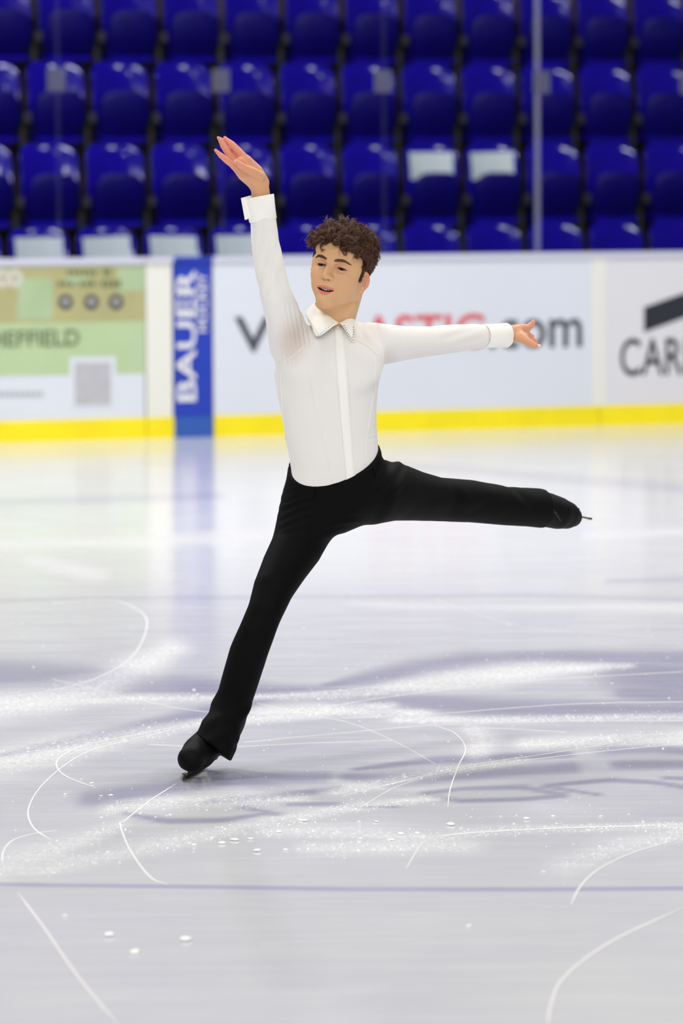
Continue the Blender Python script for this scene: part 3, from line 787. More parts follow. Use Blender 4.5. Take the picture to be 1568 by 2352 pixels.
# ---- trousers
PELV = [section(1000, 668, 868, 12.265, 0.098), section(1040, 659, 876, 12.27, 0.100), section(1080, 660, 884, 12.28, 0.104), section(1115, 655, 885, 12.285, 0.108), section(1160, 648, 870, 12.29, 0.108), section(1200, 640, 835, 12.29, 0.10), section(1225, 640, 790, 12.28, 0.085)]
LEG_S = K([(716, 1160, 12.29, 66), (700, 1215, 12.26, 64), (682, 1255, 12.24, 60), (655, 1300, 12.19, 54), (629, 1350, 12.13, 47), (609, 1403, 12.09, 41.5), (590, 1450, 12.08, 42.5), (570, 1500, 12.09, 44), (555, 1550, 12.11, 43.5), (540, 1600, 12.13, 42), (519, 1650, 12.15, 44), (500, 1694, 12.16, 48), (482, 1740, 12.16, 50)])
LEG_F = K([(795, 1135, 12.29, 72), (850, 1130, 12.33, 76), (898, 1128, 12.40, 69), (955, 1139, 12.48, 57.5), (1005, 1147, 12.56, 51), (1080, 1151, 12.66, 49), (1160, 1162, 12.76, 45), (1215, 1165, 12.83, 45), (1262, 1169, 12.89, 46)])
lo, hi = bounds(LEG_S+LEG_F, 0.03); lo = np.minimum(lo, [9, 12.15, 9]); hi = np.maximum(hi, [-9, -9, P(870, 1005, 12.27)[2]])
ft = Field(lo, hi, 0.0048)
ft.loft(PELV, 0, 0.05); ft.chain(LEG_S, 0.03); ft.chain(K([(528, 1630, 12.12, 40), (505, 1680, 12.09, 47), (484, 1725, 12.06, 49)]), 0.02); ft.chain(LEG_F, 0.03)
fold_c = P(800, 1195, 12.25)
# waist edge: high at the hips and back, low in front
pa, pb_, pc_ = P(666, 1072, 12.28), P(876, 1022, 12.28), P(766, 1114, 12.28-0.104)
wn = np.cross(pb_-pa, pc_-pa); wn = wn if wn[2] > 0 else -wn
ft.cut(pa, wn)
# hems
h1 = P(447, 1690, 12.16); h2 = P(519, 1742, 12.16); d_ = h2-h1; hn = np.array([-d_[2], 0, d_[0]]); hn = -hn if hn[2] > 0 else hn
ft.cut(0.5*(h1+h2), hn+np.array([0, -0.15, 0])*np.linalg.norm(hn))
hd = P(1262, 1169, 12.89)-P(1080, 1151, 12.66); hd /= np.linalg.norm(hd); ft.cut(P(1243, 1167, 12.875), hd+np.array([0, -0.15, 0.12]))
Vt, Ft = ft.mesh(); Vt = smooth_mesh(Vt, Ft, 6)
nT = vnormals(Vt, Ft); ax_, ay_ = proj(Vt)
nz_ = vnoise(Vt, 30, 5)
fo = 0.0012*np.sin((ay_+0.25*(ax_-700))*0.33+2*nz_)*bumpr(630, 835, 1120, 1235, 25)
fo += 0.0022*np.sin((ax_*0.8+ay_*0.5)*0.22)*bumpr(845, 940, 1040, 1140, 20)
fo += 0.0016*np.sin((ay_-0.35*(ax_-1000))*0.07+1+2*nz_)*bumpr(960, 1230, 1100, 1205, 30)
fo += 0.0022*np.sin((ay_+0.3*ax_)*0.13+2*nz_)*bumpr(450, 590, 1600, 1745, 20)
fo += 0.0008*np.sin((ay_+0.6*ax_)*0.05+2*nz_)*bumpr(520, 680, 1300, 1560, 40)
Vt = Vt+nT*fo[:, None]
trousers = mobj('trousers', Vt, Ft, M['trouser'], person); trousers['label'] = 'black stretch trousers'
bvt = BVHTree.FromPolygons([Vector(p) for p in Vt], [tuple(q) for q in Ft])
for x, y, dx in ((720, 1111, 1), (858, 1062, 4)):
    q = [on(x+dx*t/3, y+9+t*6, 0.0005, bvt) for t in range(5)]; q = [p for p in q if p is not None]
    if len(q) > 2: mb = MB(); mb.tube(q, [0.0035]*len(q), 6); mb.build('belt_loop', M['trouser'], trousers, True)
q = [P(667, 1078, 12.26), P(664, 1074, 12.255), P(664, 1067, 12.255), P(667, 1061, 12.26), P(669, 1066, 12.265)]; mb = MB(); mb.tube(q, 0.0016, 6); mb.build('belt_loop', M['trouser'], trousers, True)

# ---- boots and blades
def boot(name, chain_px, extra=None, cutp=None):
    ch = K(chain_px); lo, hi = bounds(ch, 0.02); fb = Field(lo, hi, 0.003); fb.chain(ch, 0.02)
    if extra: extra(fb)
    if cutp: fb.cut(*cutp)
    v, f = fb.mesh(); return mobj(name, smooth_mesh(v, f, 2), f, M['boot'], person)
# supporting foot: toe towards the camera, leaning with the leg
u_leg = P(540, 1600, 12.13)-P(482, 1730, 12.16); u_leg /= np.linalg.norm(u_leg)         # up the shin
toe_b = G(411, 1796); heel_b = G(411, 1796)+np.array([0.055, 0.25, 0])
fwd = toe_b-heel_b; fwd /= np.linalg.norm(fwd)
side = np.cross(fwd, u_leg); side /= np.linalg.norm(side); upb = np.cross(side, fwd)      # boot frame
def BF(a, s, u): return heel_b+fwd*a+side*s+upb*u      # along, sideways, up from the blade edge
Lb = 0.265
ch = [(BF(-0.005, 0, 0.10), 0.038), (BF(0.10, 0, 0.078), 0.038), (BF(0.19, 0, 0.070), 0.041), (BF(0.240, 0, 0.068), 0.036)]
ch2 = [(BF(0.0, 0, 0.10), 0.038), (BF(0.02, 0, 0.16), 0.040), (P(497, 1697, 12.16), 0.040)]
ch3 = [(BF(0.06, 0, 0.125), 0.038), (BF(0.16, 0, 0.085), 0.038)]
lo, hi = bounds(ch+ch2+ch3, 0.02); fb = Field(lo, hi, 0.003); fb.chain(ch, 0.02); fb.chain(ch2, 0.02); fb.chain(ch3, 0.03)
fb.cut(BF(0.1, 0, 0.036), -upb)
v, f = fb.mesh(); bo = mobj('skate_boot', smooth_mesh(v, f, 2), f, M['boot'], person); bo['label'] = 'black covered skate boot on the ice'
def skate_blade(frame, parent, L0, L1):
    mb = MB()
    def seg(a0, a1, u0, u1, w):
        mb.hexa([frame(a0, -w, u0), frame(a1, -w, u0), frame(a1, w, u0), frame(a0, w, u0), frame(a0, -w, u1), frame(a1, -w, u1), frame(a1, w, u1), frame(a0, w, u1)])
    n = 12
    for i in range(n):      # runner with rockered toe
        a0, a1 = L0+(L1-L0)*i/n, L0+(L1-L0)*(i+1)/n; r = lambda a: 0.010*max(0, (a-(L1-0.03))/0.03)**2
        mb.hexa([frame(a0, -0.002, r(a0)), frame(a1, -0.002, r(a1)), frame(a1, 0.002, r(a1)), frame(a0, 0.002, r(a0)), frame(a0, -0.002, 0.014), frame(a1, -0.002, 0.014), frame(a1, 0.002, 0.014), frame(a0, 0.002, 0.014)])
    for k in range(3):      # toe picks
        seg(L1-0.002, L1+0.006, 0.006+0.006*k, 0.010+0.006*k, 0.003)
    seg(L1-0.032, L1+0.002, 0.010, 0.022, 0.0025)
    bl = mb.build('skate_blade', M['steel'], parent)
    for a0, a1 in ((L0+0.015, L0+0.06), (L1-0.11, L1-0.05)):
        mb = MB(); mb.hexa([frame(a0+0.012, -0.003, 0.012), frame(a1-0.012, -0.003, 0.012), frame(a1-0.012, 0.003, 0.012), frame(a0+0.012, 0.003, 0.012), frame(a0, -0.012, 0.044), frame(a1, -0.012, 0.044), frame(a1, 0.012, 0.044), frame(a0, 0.012, 0.044)])
        mb.build('blade_stanchion', M['steel'], bl)
    mb = MB(); seg(L0+0.005, L0+0.07, 0.040, 0.056, 0.022); mb.build('sole_plate', M['sole'], bl)
    mb = MB(); seg(L1-0.13, L1-0.05, 0.040, 0.050, 0.020); mb.build('sole_plate', M['sole'], bl)
skate_blade(lambda a, s, u: BF(a, s, u+0.001), bo, -0.03, 0.248)
# lifted foot: pointed back and away
q0, q1 = P(1252, 1170, 12.87), P(1318, 1186, 12.96)
f2 = np.array([0.92, 0.33, -0.2]); f2 /= np.linalg.norm(f2); u2 = np.array([0.1, -1.0, 0.2]); u2 -= f2*(u2 @ f2); u2 /= np.linalg.norm(u2); s2 = np.cross(f2, u2)   # u2: towards the instep
ch = K([(1225, 1166, 12.84, 40), (1255, 1171, 12.875, 40), (1280, 1178, 12.90, 37.5), (1300, 1183, 12.93, 32), (1313, 1187, 12.95, 24)])
ch2 = [(q0-u2*0.01-f2*0.03, 0.042), (q0-u2*0.03+f2*0.0, 0.036), (q1-u2*0.015-f2*0.02, 0.022)]
lo, hi = bounds(ch+ch2, 0.02); fb = Field(lo, hi, 0.003); fb.chain(ch, 0.02); fb.chain(ch2, 0.02)
v, f = fb.mesh(); v = smooth_mesh(v, f, 8); bo2 = mobj('skate_boot', smooth_mesh(v, f, 2), f, M['boot'], person); bo2['label'] = 'black covered skate boot on the lifted foot'
tip = P(1355, 1193, 13.09)
def BF2(a, s, u): return tip+f2*(a-0.255)*1.0+s2*s+u2*(u-0.006)
skate_blade(BF2, bo2, -0.03, 0.248)
# laces over the lifted boot
for k in range(3):
    bb = BVHTree.FromPolygons([Vector(p) for p in v], [tuple(t) for t in f])
    q = [on(1262+k*6+j*3, 1160+k*8+j*5-(j % 2)*2, 0.001, bb) for j in range(5)]; q = [p for p in q if p is not None]
    if len(q) > 2: mb = MB(); mb.tube(q, 0.0018, 6); mb.build('lace', M['sole'], bo2, True)

# ---- head frame: x to the viewer's right, y forward out of the face, z up (millimetres)
yaw, pit, rol = math.radians(24), math.radians(5), math.radians(11)
Rh = Matrix.Rotation(-yaw, 3, 'Z') @ Matrix.Rotation(rol, 3, 'Y') @ Matrix.Rotation(-pit, 3, 'X')   # on axes (x right, -y world = forward)
def hvec(p):
    p = np.asarray(p, float); q = np.stack([p[..., 0], -p[..., 1], p[..., 2]], -1)*0.001
    return q @ np.array(Rh).T
HC = P(762, 610, 12.06) - hvec((0, 80, 0))
def HW(p): return HC+hvec(p)
def to_head(w):
    q = (np.asarray(w)-HC) @ np.array(Rh); return np.stack([q[..., 0], -q[..., 1], q[..., 2]], -1)*1000
nb = to_head(P(771, 756, 12.225)); nb2 = to_head(P(770, 720, 12.17))
fh = Field((-98, -125, -215), (98, 130, 125), 1.5)
E = fh.ell; C = fh.cone
E((0, -2, 28), (70, 86, 76)); E((0, 22, 18), (63, 66, 60), 12)
E((0, 34, -36), (56, 50, 64), 18); E((-30, 44, -53), (20, 26, 25), 16); E((30, 44, -52), (19, 26, 24), 16)
C((-42, 10, -62), (-6, 70, -93), 14, 15, 16); C((42, 10, -62), (6, 70, -93), 14, 15, 16)
C((-50, 5, -20), (-44, 9, -62), 15, 14, 14); C((50, 5, -20), (44, 9, -62), 15, 14, 14)
E((0, 76, -94), (17, 14, 14), 12)
E((-39, 51, -28), (17, 21, 18), 18); E((40, 51, -28), (17, 21, 18), 18)
C((-40, 70, 15), (-12, 81, 12), 9, 8, 10); C((40, 70, 15), (12, 81, 12), 9, 8, 10)
E((0, 74, 40), (44, 16, 26), 20); E((-51, 45, 0), (14, 20, 24), 14); E((50, 44, 0), (14, 20, 24), 14)
E((0, 74, -66), (27, 17, 24), 14)
for s in (-1, 1):
    E((s*31, 89, -1), (16, 13, 10), 9, 'sub')
C((0, 80, 8), (0, 100, -27), 6.5, 7.5, 9); E((0, 104, -30), (8.2, 8.5, 7.5), 6)
for s in (-1, 1):
    E((s*11, 94, -33), (6.0, 8.5, 6.2), 5)
C((0, 96, -36), (0, 86, -43), 4.5, 4.5, 4)
for s in (-1, 1):
    E((s*6.2, 98.5, -39.5), (3.1, 4.6, 3.0), 1.5, 'sub')
# lips parted in a smile
def lip(z0, zc, yc, r0, rc, n=8):
    pts = []
    for i in range(n+1):
        t = -1+2*i/n; x = 27*t; pts.append(((x, yc-13*t*t, z0+(zc-z0)*(1-t*t)), r0+(rc-r0)*(1-t*t)))
    return pts
for a, b_ in ((lip(-61.5, -61.0, 90, 2.6, 4.6), 0), (lip(-63.5, -76.5, 88, 2.6, 5.2), 1)):
    for p, q in zip(a[:-1], a[1:]): C(p[0], q[0], p[1], q[1], 4)
E((0, 86, -66.6), (25, 16, 2.8), 2.0, 'sub'); E((0, 86, -68.6), (19, 16, 3.8), 2.0, 'sub')
# eyelids over the eyeballs, narrow opening
for s in (-1, 1):
    E((s*31, 69.5, -1), (15.5, 13.6, 12.0), 3.5)
    Rt = np.array(Matrix.Rotation(math.radians(5*s), 3, 'Y'))
    E((s*31, 83, -4.2), (13.5, 7.5, 2.4), 1.4, 'sub', Rt)
# ears
for s in (-1, 1):
    Re = np.array(Matrix.Rotation(s*math.radians(34), 3, 'Z') @ Matrix.Rotation(math.radians(-12), 3, 'X'))
    ec = np.array([s*70.5, 4, -22]); lx = lambda p: ec + Re @ np.array([s*p[0], p[1], p[2]])
    E(lx((1, 0, 0)), (4.2, 16, 25), 3, 'add', Re); E(lx((0, 8, -24)), (4.2, 7.5, 9.5), 5, 'add', Re)
    E(lx((5.5, 3, -3)), (6, 8, 13), 2.0, 'sub', Re); E(lx((5.0, -3, 11)), (4.5, 8, 8), 2.0, 'sub', Re)
    E(lx((2.5, 11, -4)), (3, 3.5, 5), 2.5, 'add', Re); E(lx((2.5, -4, 3)), (1.8, 4, 10), 2, 'add', Re)
# neck
C((0, -18, -55), nb2, 46, 44, 22); C(nb2, nb, 44, 38, 12); C((0, 18, -90), nb2+np.array([0, 12, 6]), 22, 24, 20)
C(to_head(P(806, 700, 12.12)), to_head(P(784, 736, 12.14)), 9, 7, 14)
Vh, Fh = fh.mesh()
nH = vnormals(Vh, Fh)
def sR(a): return np.array(lin(*a)[:3])
base = np.tile(sR((215, 169, 124)), (len(Vh), 1))
def tint(c, centre, r, amt, power=1.0):
    w = np.exp(-(((Vh-np.array(centre))/np.array(r))**2).sum(1)**power)*amt; base[:] = base*(1-w[:, None])+sR(c)*w[:, None]
for s in (-1, 1):
    tint((224, 160, 128), (s*42, 66, -34), (20, 30, 17), 0.5); tint((206, 146, 122), (s*31, 82, 3), (17, 12, 7), 0.55); tint((196, 146, 112), (s*14, 78, 2), (7, 12, 8), 0.35)
    tint((226, 146, 120), (s*76, 2, -20), (10, 22, 30), 0.6); tint((70, 40, 34), (s*31, 80, -4), (15, 12, 2.6), 0.5)
    tint((120, 62, 46), (s*6.2, 98.5, -40), (3.4, 5, 3.0), 0.8)
tint((222, 160, 132), (0, 106, -31), (10, 10, 10), 0.5)
t_ = np.clip(Vh[:, 0]/26, -1, 1)
up_z = -61.3; lo_z = -63.5-13*(1-t_**2)
lipm = (np.abs(Vh[:, 0]) < 29) & (Vh[:, 1] > 68)
tq = np.clip(np.abs(Vh[:, 0])/28, 0, 1); wu = np.exp(-((Vh[:, 2]+61.4)/(0.8+4.4*(1-tq**1.6)))**6)*lipm*(Vh[:, 2] > -69); wl = np.exp(-((Vh[:, 2]-lo_z)/(1.0+4.6*(1-tq**2)))**6)*lipm
w = np.clip(np.maximum(wu, wl), 0, 1)*np.clip((29-np.abs(Vh[:, 0]))/3, 0, 1)*0.85
base = base*(1-w[:, None])+sR((206, 112, 104))*w[:, None]
inm = (np.abs(Vh[:, 0]) < 23) & (Vh[:, 1] < 84) & (Vh[:, 1] > 50) & (Vh[:, 2] < -63) & (Vh[:, 2] > -74); base[inm] = sR((70, 22, 20))
# scalp under the hair
def hairline(v):
    """>0 inside the hair-bearing scalp"""
    x, y, z = v[..., 0], v[..., 1], v[..., 2]
    front = z-(52-0.0042*x*x) - np.clip(y-20, 0, 99)*0.12
    sidez = z-np.where(y > 36, 31+ (y-36)*1.6, np.where(y > 20, -22, np.where(y > -14, 6, -26)))
    return np.where(y > 44, front, sidez)
hm = hairline(Vh) > 2; base[hm] = sR((70, 46, 34))
body_v = [HW(Vh)]; body_f = [Fh]; body_c = [base]

# ---- hands
SK = sR((222, 166, 130)); SKR = sR((226, 150, 122))
def hand(parts, blobs, h=0.0014, k=0.006):
    allc = [c for p in parts for c in p]; lo, hi = bounds(allc+[(b_[0], max(b_[1])) for b_ in blobs], 0.01); fb = Field(lo, hi, h)
    for b_ in blobs: fb.ell(b_[0], b_[1], 0.012, 'add', b_[2] if len(b_) > 2 else None)
    for p in parts: fb.chain(p, k)
    v, f = fb.mesh(); return smooth_mesh(v, f, 1), f
z1 = lambda x, y, Y, r: (470+x/6.817, 290+y/6.817, Y, r/6.817)
Yh = 11.97
wrist = K([z1(890, 1420, Yh, 150), z1(880, 1150, Yh, 150), z1(872, 1010, Yh-.005, 142), z1(835, 900, Yh-.01, 140)])
palm1 = K([z1(850, 920, Yh-.01, 130), z1(700, 720, Yh-.02, 118), z1(560, 560, Yh-.03, 88)])
palm2 = K([z1(800, 900, Yh-.005, 110), z1(610, 760, Yh-.015, 95), z1(470, 610, Yh-.025, 66)])
palm3 = K([z1(905, 880, Yh-.005, 105), z1(815, 700, Yh-.012, 95), z1(665, 530, Yh-.02, 72)])
f_pinky = K([z1(475, 625, Yh-.025, 58), z1(350, 535, Yh-.035, 53), z1(255, 458, Yh-.04, 43), z1(178, 385, Yh-.042, 25)])
f_ring = K([z1(510, 575, Yh-.02, 55), z1(375, 425, Yh-.025, 56), z1(290, 300, Yh-.028, 50), z1(225, 190, Yh-.03, 27)])
f_mid = K([z1(590, 530, Yh-.012, 58), z1(450, 385, Yh-.008, 55), z1(345, 270, Yh-.004, 48), z1(250, 200, Yh+.0, 26)])
f_idx = K([z1(660, 540, Yh-.022, 66), z1(540, 405, Yh-.024, 62), z1(425, 285, Yh-.022, 54), z1(322, 190, Yh-.02, 28)])
thumb = K([z1(880, 790, Yh-.03, 80), z1(755, 712, Yh-.045, 70), z1(630, 655, Yh-.058, 56), z1(535, 590, Yh-.064, 46), z1(490, 545, Yh-.066, 30)])
v1, g1 = hand([wrist, palm1, palm2, palm3, f_pinky, f_ring, f_mid, f_idx, thumb], [])
z2 = lambda x, y, Y, r: (1080+x/7.84, 700+y/7.84, Y, r/7.84)
Yl = 12.57
wr2 = K([z2(380, 545, Yl-.04, 125), z2(560, 500, Yl-.02, 122), z2(700, 490, Yl, 118), z2(800, 490, Yl+.01, 122)])
pa1 = K([z2(780, 490, Yl, 118), z2(880, 450, Yl+.015, 105), z2(960, 430, Yl+.03, 80)])
pa2 = K([z2(790, 540, Yl, 118), z2(880, 560, Yl-.005, 108), z2(960, 590, Yl-.01, 92)])
fi1 = K([z2(940, 425, Yl+.02, 78), z2(1030, 420, Yl+.035, 66), z2(1095, 365, Yl+.04, 58), z2(1128, 320, Yl+.04, 42), z2(1135, 290, Yl+.04, 24)])
fi2 = K([z2(960, 470, Yl+.03, 70), z2(1040, 545, Yl+.06, 56), z2(1100, 580, Yl+.075, 48), z2(1125, 560, Yl+.08, 30), z2(1105, 540, Yl+.085, 20)])
fi3 = K([z2(970, 520, Yl+.025, 68), z2(1060, 590, Yl+.05, 56), z2(1130, 640, Yl+.06, 46), z2(1195, 685, Yl+.066, 24)])
fi4 = K([z2(960, 540, Yl+.02, 66), z2(1030, 600, Yl+.04, 56), z2(1090, 650, Yl+.05, 48), z2(1150, 700, Yl+.05, 26)])
th2 = K([z2(900, 590, Yl-.02, 95), z2(1000, 645, Yl-.03, 76), z2(1095, 705, Yl-.035, 68), z2(1165, 735, Yl-.038, 50), z2(1225, 745, Yl-.038, 26)])
v2, g2 = hand([wr2, pa1, pa2, fi1, fi2, fi3, fi4, th2], [])
for v, g, wc in ((v1, g1, wrist[2][0]), (v2, g2, wr2[1][0])):
    dd = np.linalg.norm(v-wc, axis=1); w = np.clip((dd-0.03)/0.10, 0, 1)[:, None]
    body_v.append(v); body_f.append(g); body_c.append(sR((214, 164, 122))*(1-w)+SKR*w)
# trunk and limbs under the clothes, joined at neck and wrists
fbk = Field(np.minimum(bounds(LEG_S+LEG_F+ARM_R+ARM_L)[0], 99), bounds(LEG_S+LEG_F+ARM_R+ARM_L)[1], 0.011)
sh = lambda c, d: [(p, max(r-d, 0.02)) for p, r in c]
fbk.loft([(z, cx, cy, w_-0.014, d_-0.014) for z, cx, cy, w_, d_ in TORSO], 0, YAW); fbk.loft([(z, cx, cy, w_-0.02, d_-0.02) for z, cx, cy, w_, d_ in PELV], 0.02)
fbk.chain(sh(ARM_R, 0.014), 0.02); fbk.chain(sh(ARM_L, 0.014), 0.02); fbk.chain(sh(LEG_S[:-1], 0.018), 0.02); fbk.chain(sh(LEG_F[:-1], 0.018), 0.02)
v, f = fbk.mesh(); body_v.append(v); body_f.append(f); body_c.append(np.tile(SK, (len(v), 1)))
offs = np.cumsum([0]+[len(v) for v in body_v[:-1]])
body = mobj('body', np.concatenate(body_v), np.concatenate([f+o for f, o in zip(body_f, offs)]), M['skin'], person)
ca = body.data.color_attributes.new('tone', 'FLOAT_COLOR', 'POINT')
cc = np.concatenate(body_c); ca.data.foreach_set('color', np.concatenate([cc, np.ones((len(cc), 1))], 1).astype(np.float32).ravel())
hv = HW(Vh); bvhead = BVHTree.FromPolygons([Vector(p) for p in Vh], [tuple(q) for q in Fh])

# nails
def nail(a, b_, r, face, ln=1.0):
    a = np.array(a); b_ = np.array(b_); t = b_-a; t /= np.linalg.norm(t); face = np.array(face, float); face -= t*(face@t); face /= np.linalg.norm(face); s = np.cross(t, face)
    mb = MB(); n = 5; vv = []
    for i in range(6):
        u = i/5; hw = r*(0.75 if i < 5 else 0.35)
        for j in range(n):
            q = -1+2*j/(n-1); vv.append(b_+t*(u*1.6-0.9)*r*ln+s*hw*q+face*(r*0.75*math.cos(q*0.9)))
    vv += [p-face*0.0012 for p in vv]; k = 6*n
    f = [(i*n+j, i*n+j+1, (i+1)*n+j+1, (i+1)*n+j) for i in range(5) for j in range(n-1)]; f += [tuple(x+k for x in q[::-1]) for q in f]
    o = mobj('fingernail', vv, f, M['nail'], body)
cdir = lambda p: (CP-p)/np.linalg.norm(CP-p)
for fch, fc in ((f_pinky, (0.2, 1, 0.4)), (f_ring, (-0.6, 0.3, 0.5)), (f_idx, (-0.3, 0.6, 0.6)), (f_mid, (0.2, 1, 0.4))): nail(fch[-2][0], fch[-1][0], fch[-1][1]*1.25, fc, 1.6)
nail(thumb[-2][0], thumb[-1][0], 0.0062, (-0.15, -1, 0.1), 1.2)
nail(th2[-2][0], th2[-1][0], 0.0062, (0.2, -1, 0.4), 1.5)
nail(fi1[-2][0], fi1[-1][0], 0.004, (-0.4, 0.4, 0.8), 1.3); nail(fi3[-2][0], fi3[-1][0], 0.004, (0.3, -0.4, 0.8), 1.3); nail(fi2[-2][0], fi2[-1][0], 0.004, (0.5, 0.5, 0.5), 1.3)

# ---- eyes, brows, lashes, teeth, earrings
for s in (-1, 1):
    mb = MB(); mb.ball((0, 0, 0), 11.6, 20, 14); eb = mobj('eyeball', HW(np.array(mb.v)+np.array([s*31, 69.5, -2])), mb.f, M['eye'], body)
    ir = MB(); n = 20
    gd = np.array([-0.20, 0.90, -0.40]); gd /= np.linalg.norm(gd); a = np.cross(gd, [0, 0, 1]); a /= np.linalg.norm(a); c = np.cross(a, gd)
    for rr, dz in ((0.1, 12.1), (4.0, 11.7), (7.2, 10.2)):
        for k in range(n): ir.v.append(tuple(np.array([s*31, 69.5, -2])+gd*dz+rr*(a*math.cos(2*math.pi*k/n)+c*math.sin(2*math.pi*k/n))))
    for i in range(2):
        for k in range(n): ir.f.append((i*n+k, i*n+(k+1) % n, (i+1)*n+(k+1) % n, (i+1)*n+k))
    mobj('iris', HW(np.array(ir.v)), ir.f, M['iris'], eb)
    # lash line along the upper lid and a thin lower one
    for sgn, rr, nm in ((1, 1.4, 'upper_lashes'), (-1, 0.5, 'lower_lashes')):
        q = []; ct, st = math.cos(math.radians(5*s)), math.sin(math.radians(5*s))
        for i in range(13):
            t = -1+i/6; lx_ = 13.6*t; lz_ = sgn*(2.6*math.sqrt(max(0, 1-t*t))+0.15)
            x = s*31+lx_*ct+lz_*st; z = -4.2-lx_*st+lz_*ct
            h = bvhead.ray_cast(Vector((x, 130, z+sgn*1.0)), Vector((0, -1, 0))); q.append((x, (h[0][1] if h[0] else 78)+0.1, z))
        mb = MB(); mb.tube(q, [rr*(0.45+0.55*(1-abs(-1+i/6)**2)) for i in range(13)], 6); mobj(nm, HW(np.array(mb.v)), mb.f, M['lash'], body)
    # brow: short overlapping hairs
    mb = MB()
    for i in range(260):
        t = random.random(); x = s*(11+36*t); zc = 14.5+4.5*math.sin(t*2.3)-7.0*max(0, t-0.72)*2.2; hw = 3.7*(1-0.75*max(0, t-0.55)/0.45)*min(1, 0.5+t*3)
        z = zc+random.uniform(-hw, hw); ln = random.uniform(5, 8); an = 0.5*(1-t)-0.25*t
        q = []
        for k in range(3):
            xx = x+s*ln*k/2*math.cos(an); zz = z+ln*k/2*math.sin(an)
            h = bvhead.ray_cast(Vector((xx, 130, zz)), Vector((0, -1, 0)))
            if h[0]: q.append(np.array(h[0])+np.array(h[1])*(0.5+0.25*k))
        if len(q) == 3: mb.tube(q, [0.42, 0.42, 0.15], 3, False)
    mobj('eyebrow', HW(np.array(mb.v)), mb.f, M['brow'], body)
    # earring
    if s > 0:
        c = bvhead.ray_cast(Vector((140, 12, -43)), Vector((-1, 0, 0)))[0]
        if c:
            mb = MB(); mb.ball(np.array(c)+np.array([0.8, 0.5, 0]), 2.3, 10, 7); mobj('ear_stud', HW(np.array(mb.v)), mb.f, M['silver'], body)
            mb = MB(); mb.ball(np.array(c)+np.array([0.6, -6.5, 1.5]), 1.5, 8, 6); mobj('ear_stud', HW(np.array(mb.v)), mb.f, M['stud'], body)
for i in range(8):
    x = -19.25+5.5*i; t = x/20; w_ = 3.2; hgt = 9.2 if i in (3, 4) else (8.2 if i in (2, 5) else 7.4); y0 = 91-12*t*t; mb = MB()
    mb.ball((x, y0-2.2, -64.2-hgt/2+3.3), (w_, 3.0, hgt/2), 8, 6); mobj('tooth', HW(np.array(mb.v)), mb.f, M['teeth'], body)

# ---- hair: a dense curly mop made of locks of fine strands
hb = Field((-100, -125, -75), (100, 110, 150), 2.4)
Vscalp = Vh
cand = np.where((hairline(Vh) > np.where(Vh[:, 1] > 44, 4, 0)) & (np.abs(Vh[:, 0]) < 90) & (Vh[:, 2] > -70))[0]
ear = ((np.abs(Vh[:, 0]) > 58) & (Vh[:, 1] > -18) & (Vh[:, 1] < 21) & (Vh[:, 2] < 8)); cand = np.array([i for i in cand if not ear[i]])
rr = np.random.default_rng(11)
pick = cand[rr.permutation(len(cand))]
roots = []
for i in pick:
    p = Vh[i]
    if all(((p-q)**2).sum() > 6.9**2 for q in roots): roots.append(p)
    if len(roots) > 600: break
strands = MB(); sv = []; sf = []
def hair_len(p):
    top = np.clip((p[2]-20)/60, 0, 1); return 9+27*top+ (7 if p[1] > 40 else 0)*top + (9 if p[0] < -20 else 0)*top
vi = 0
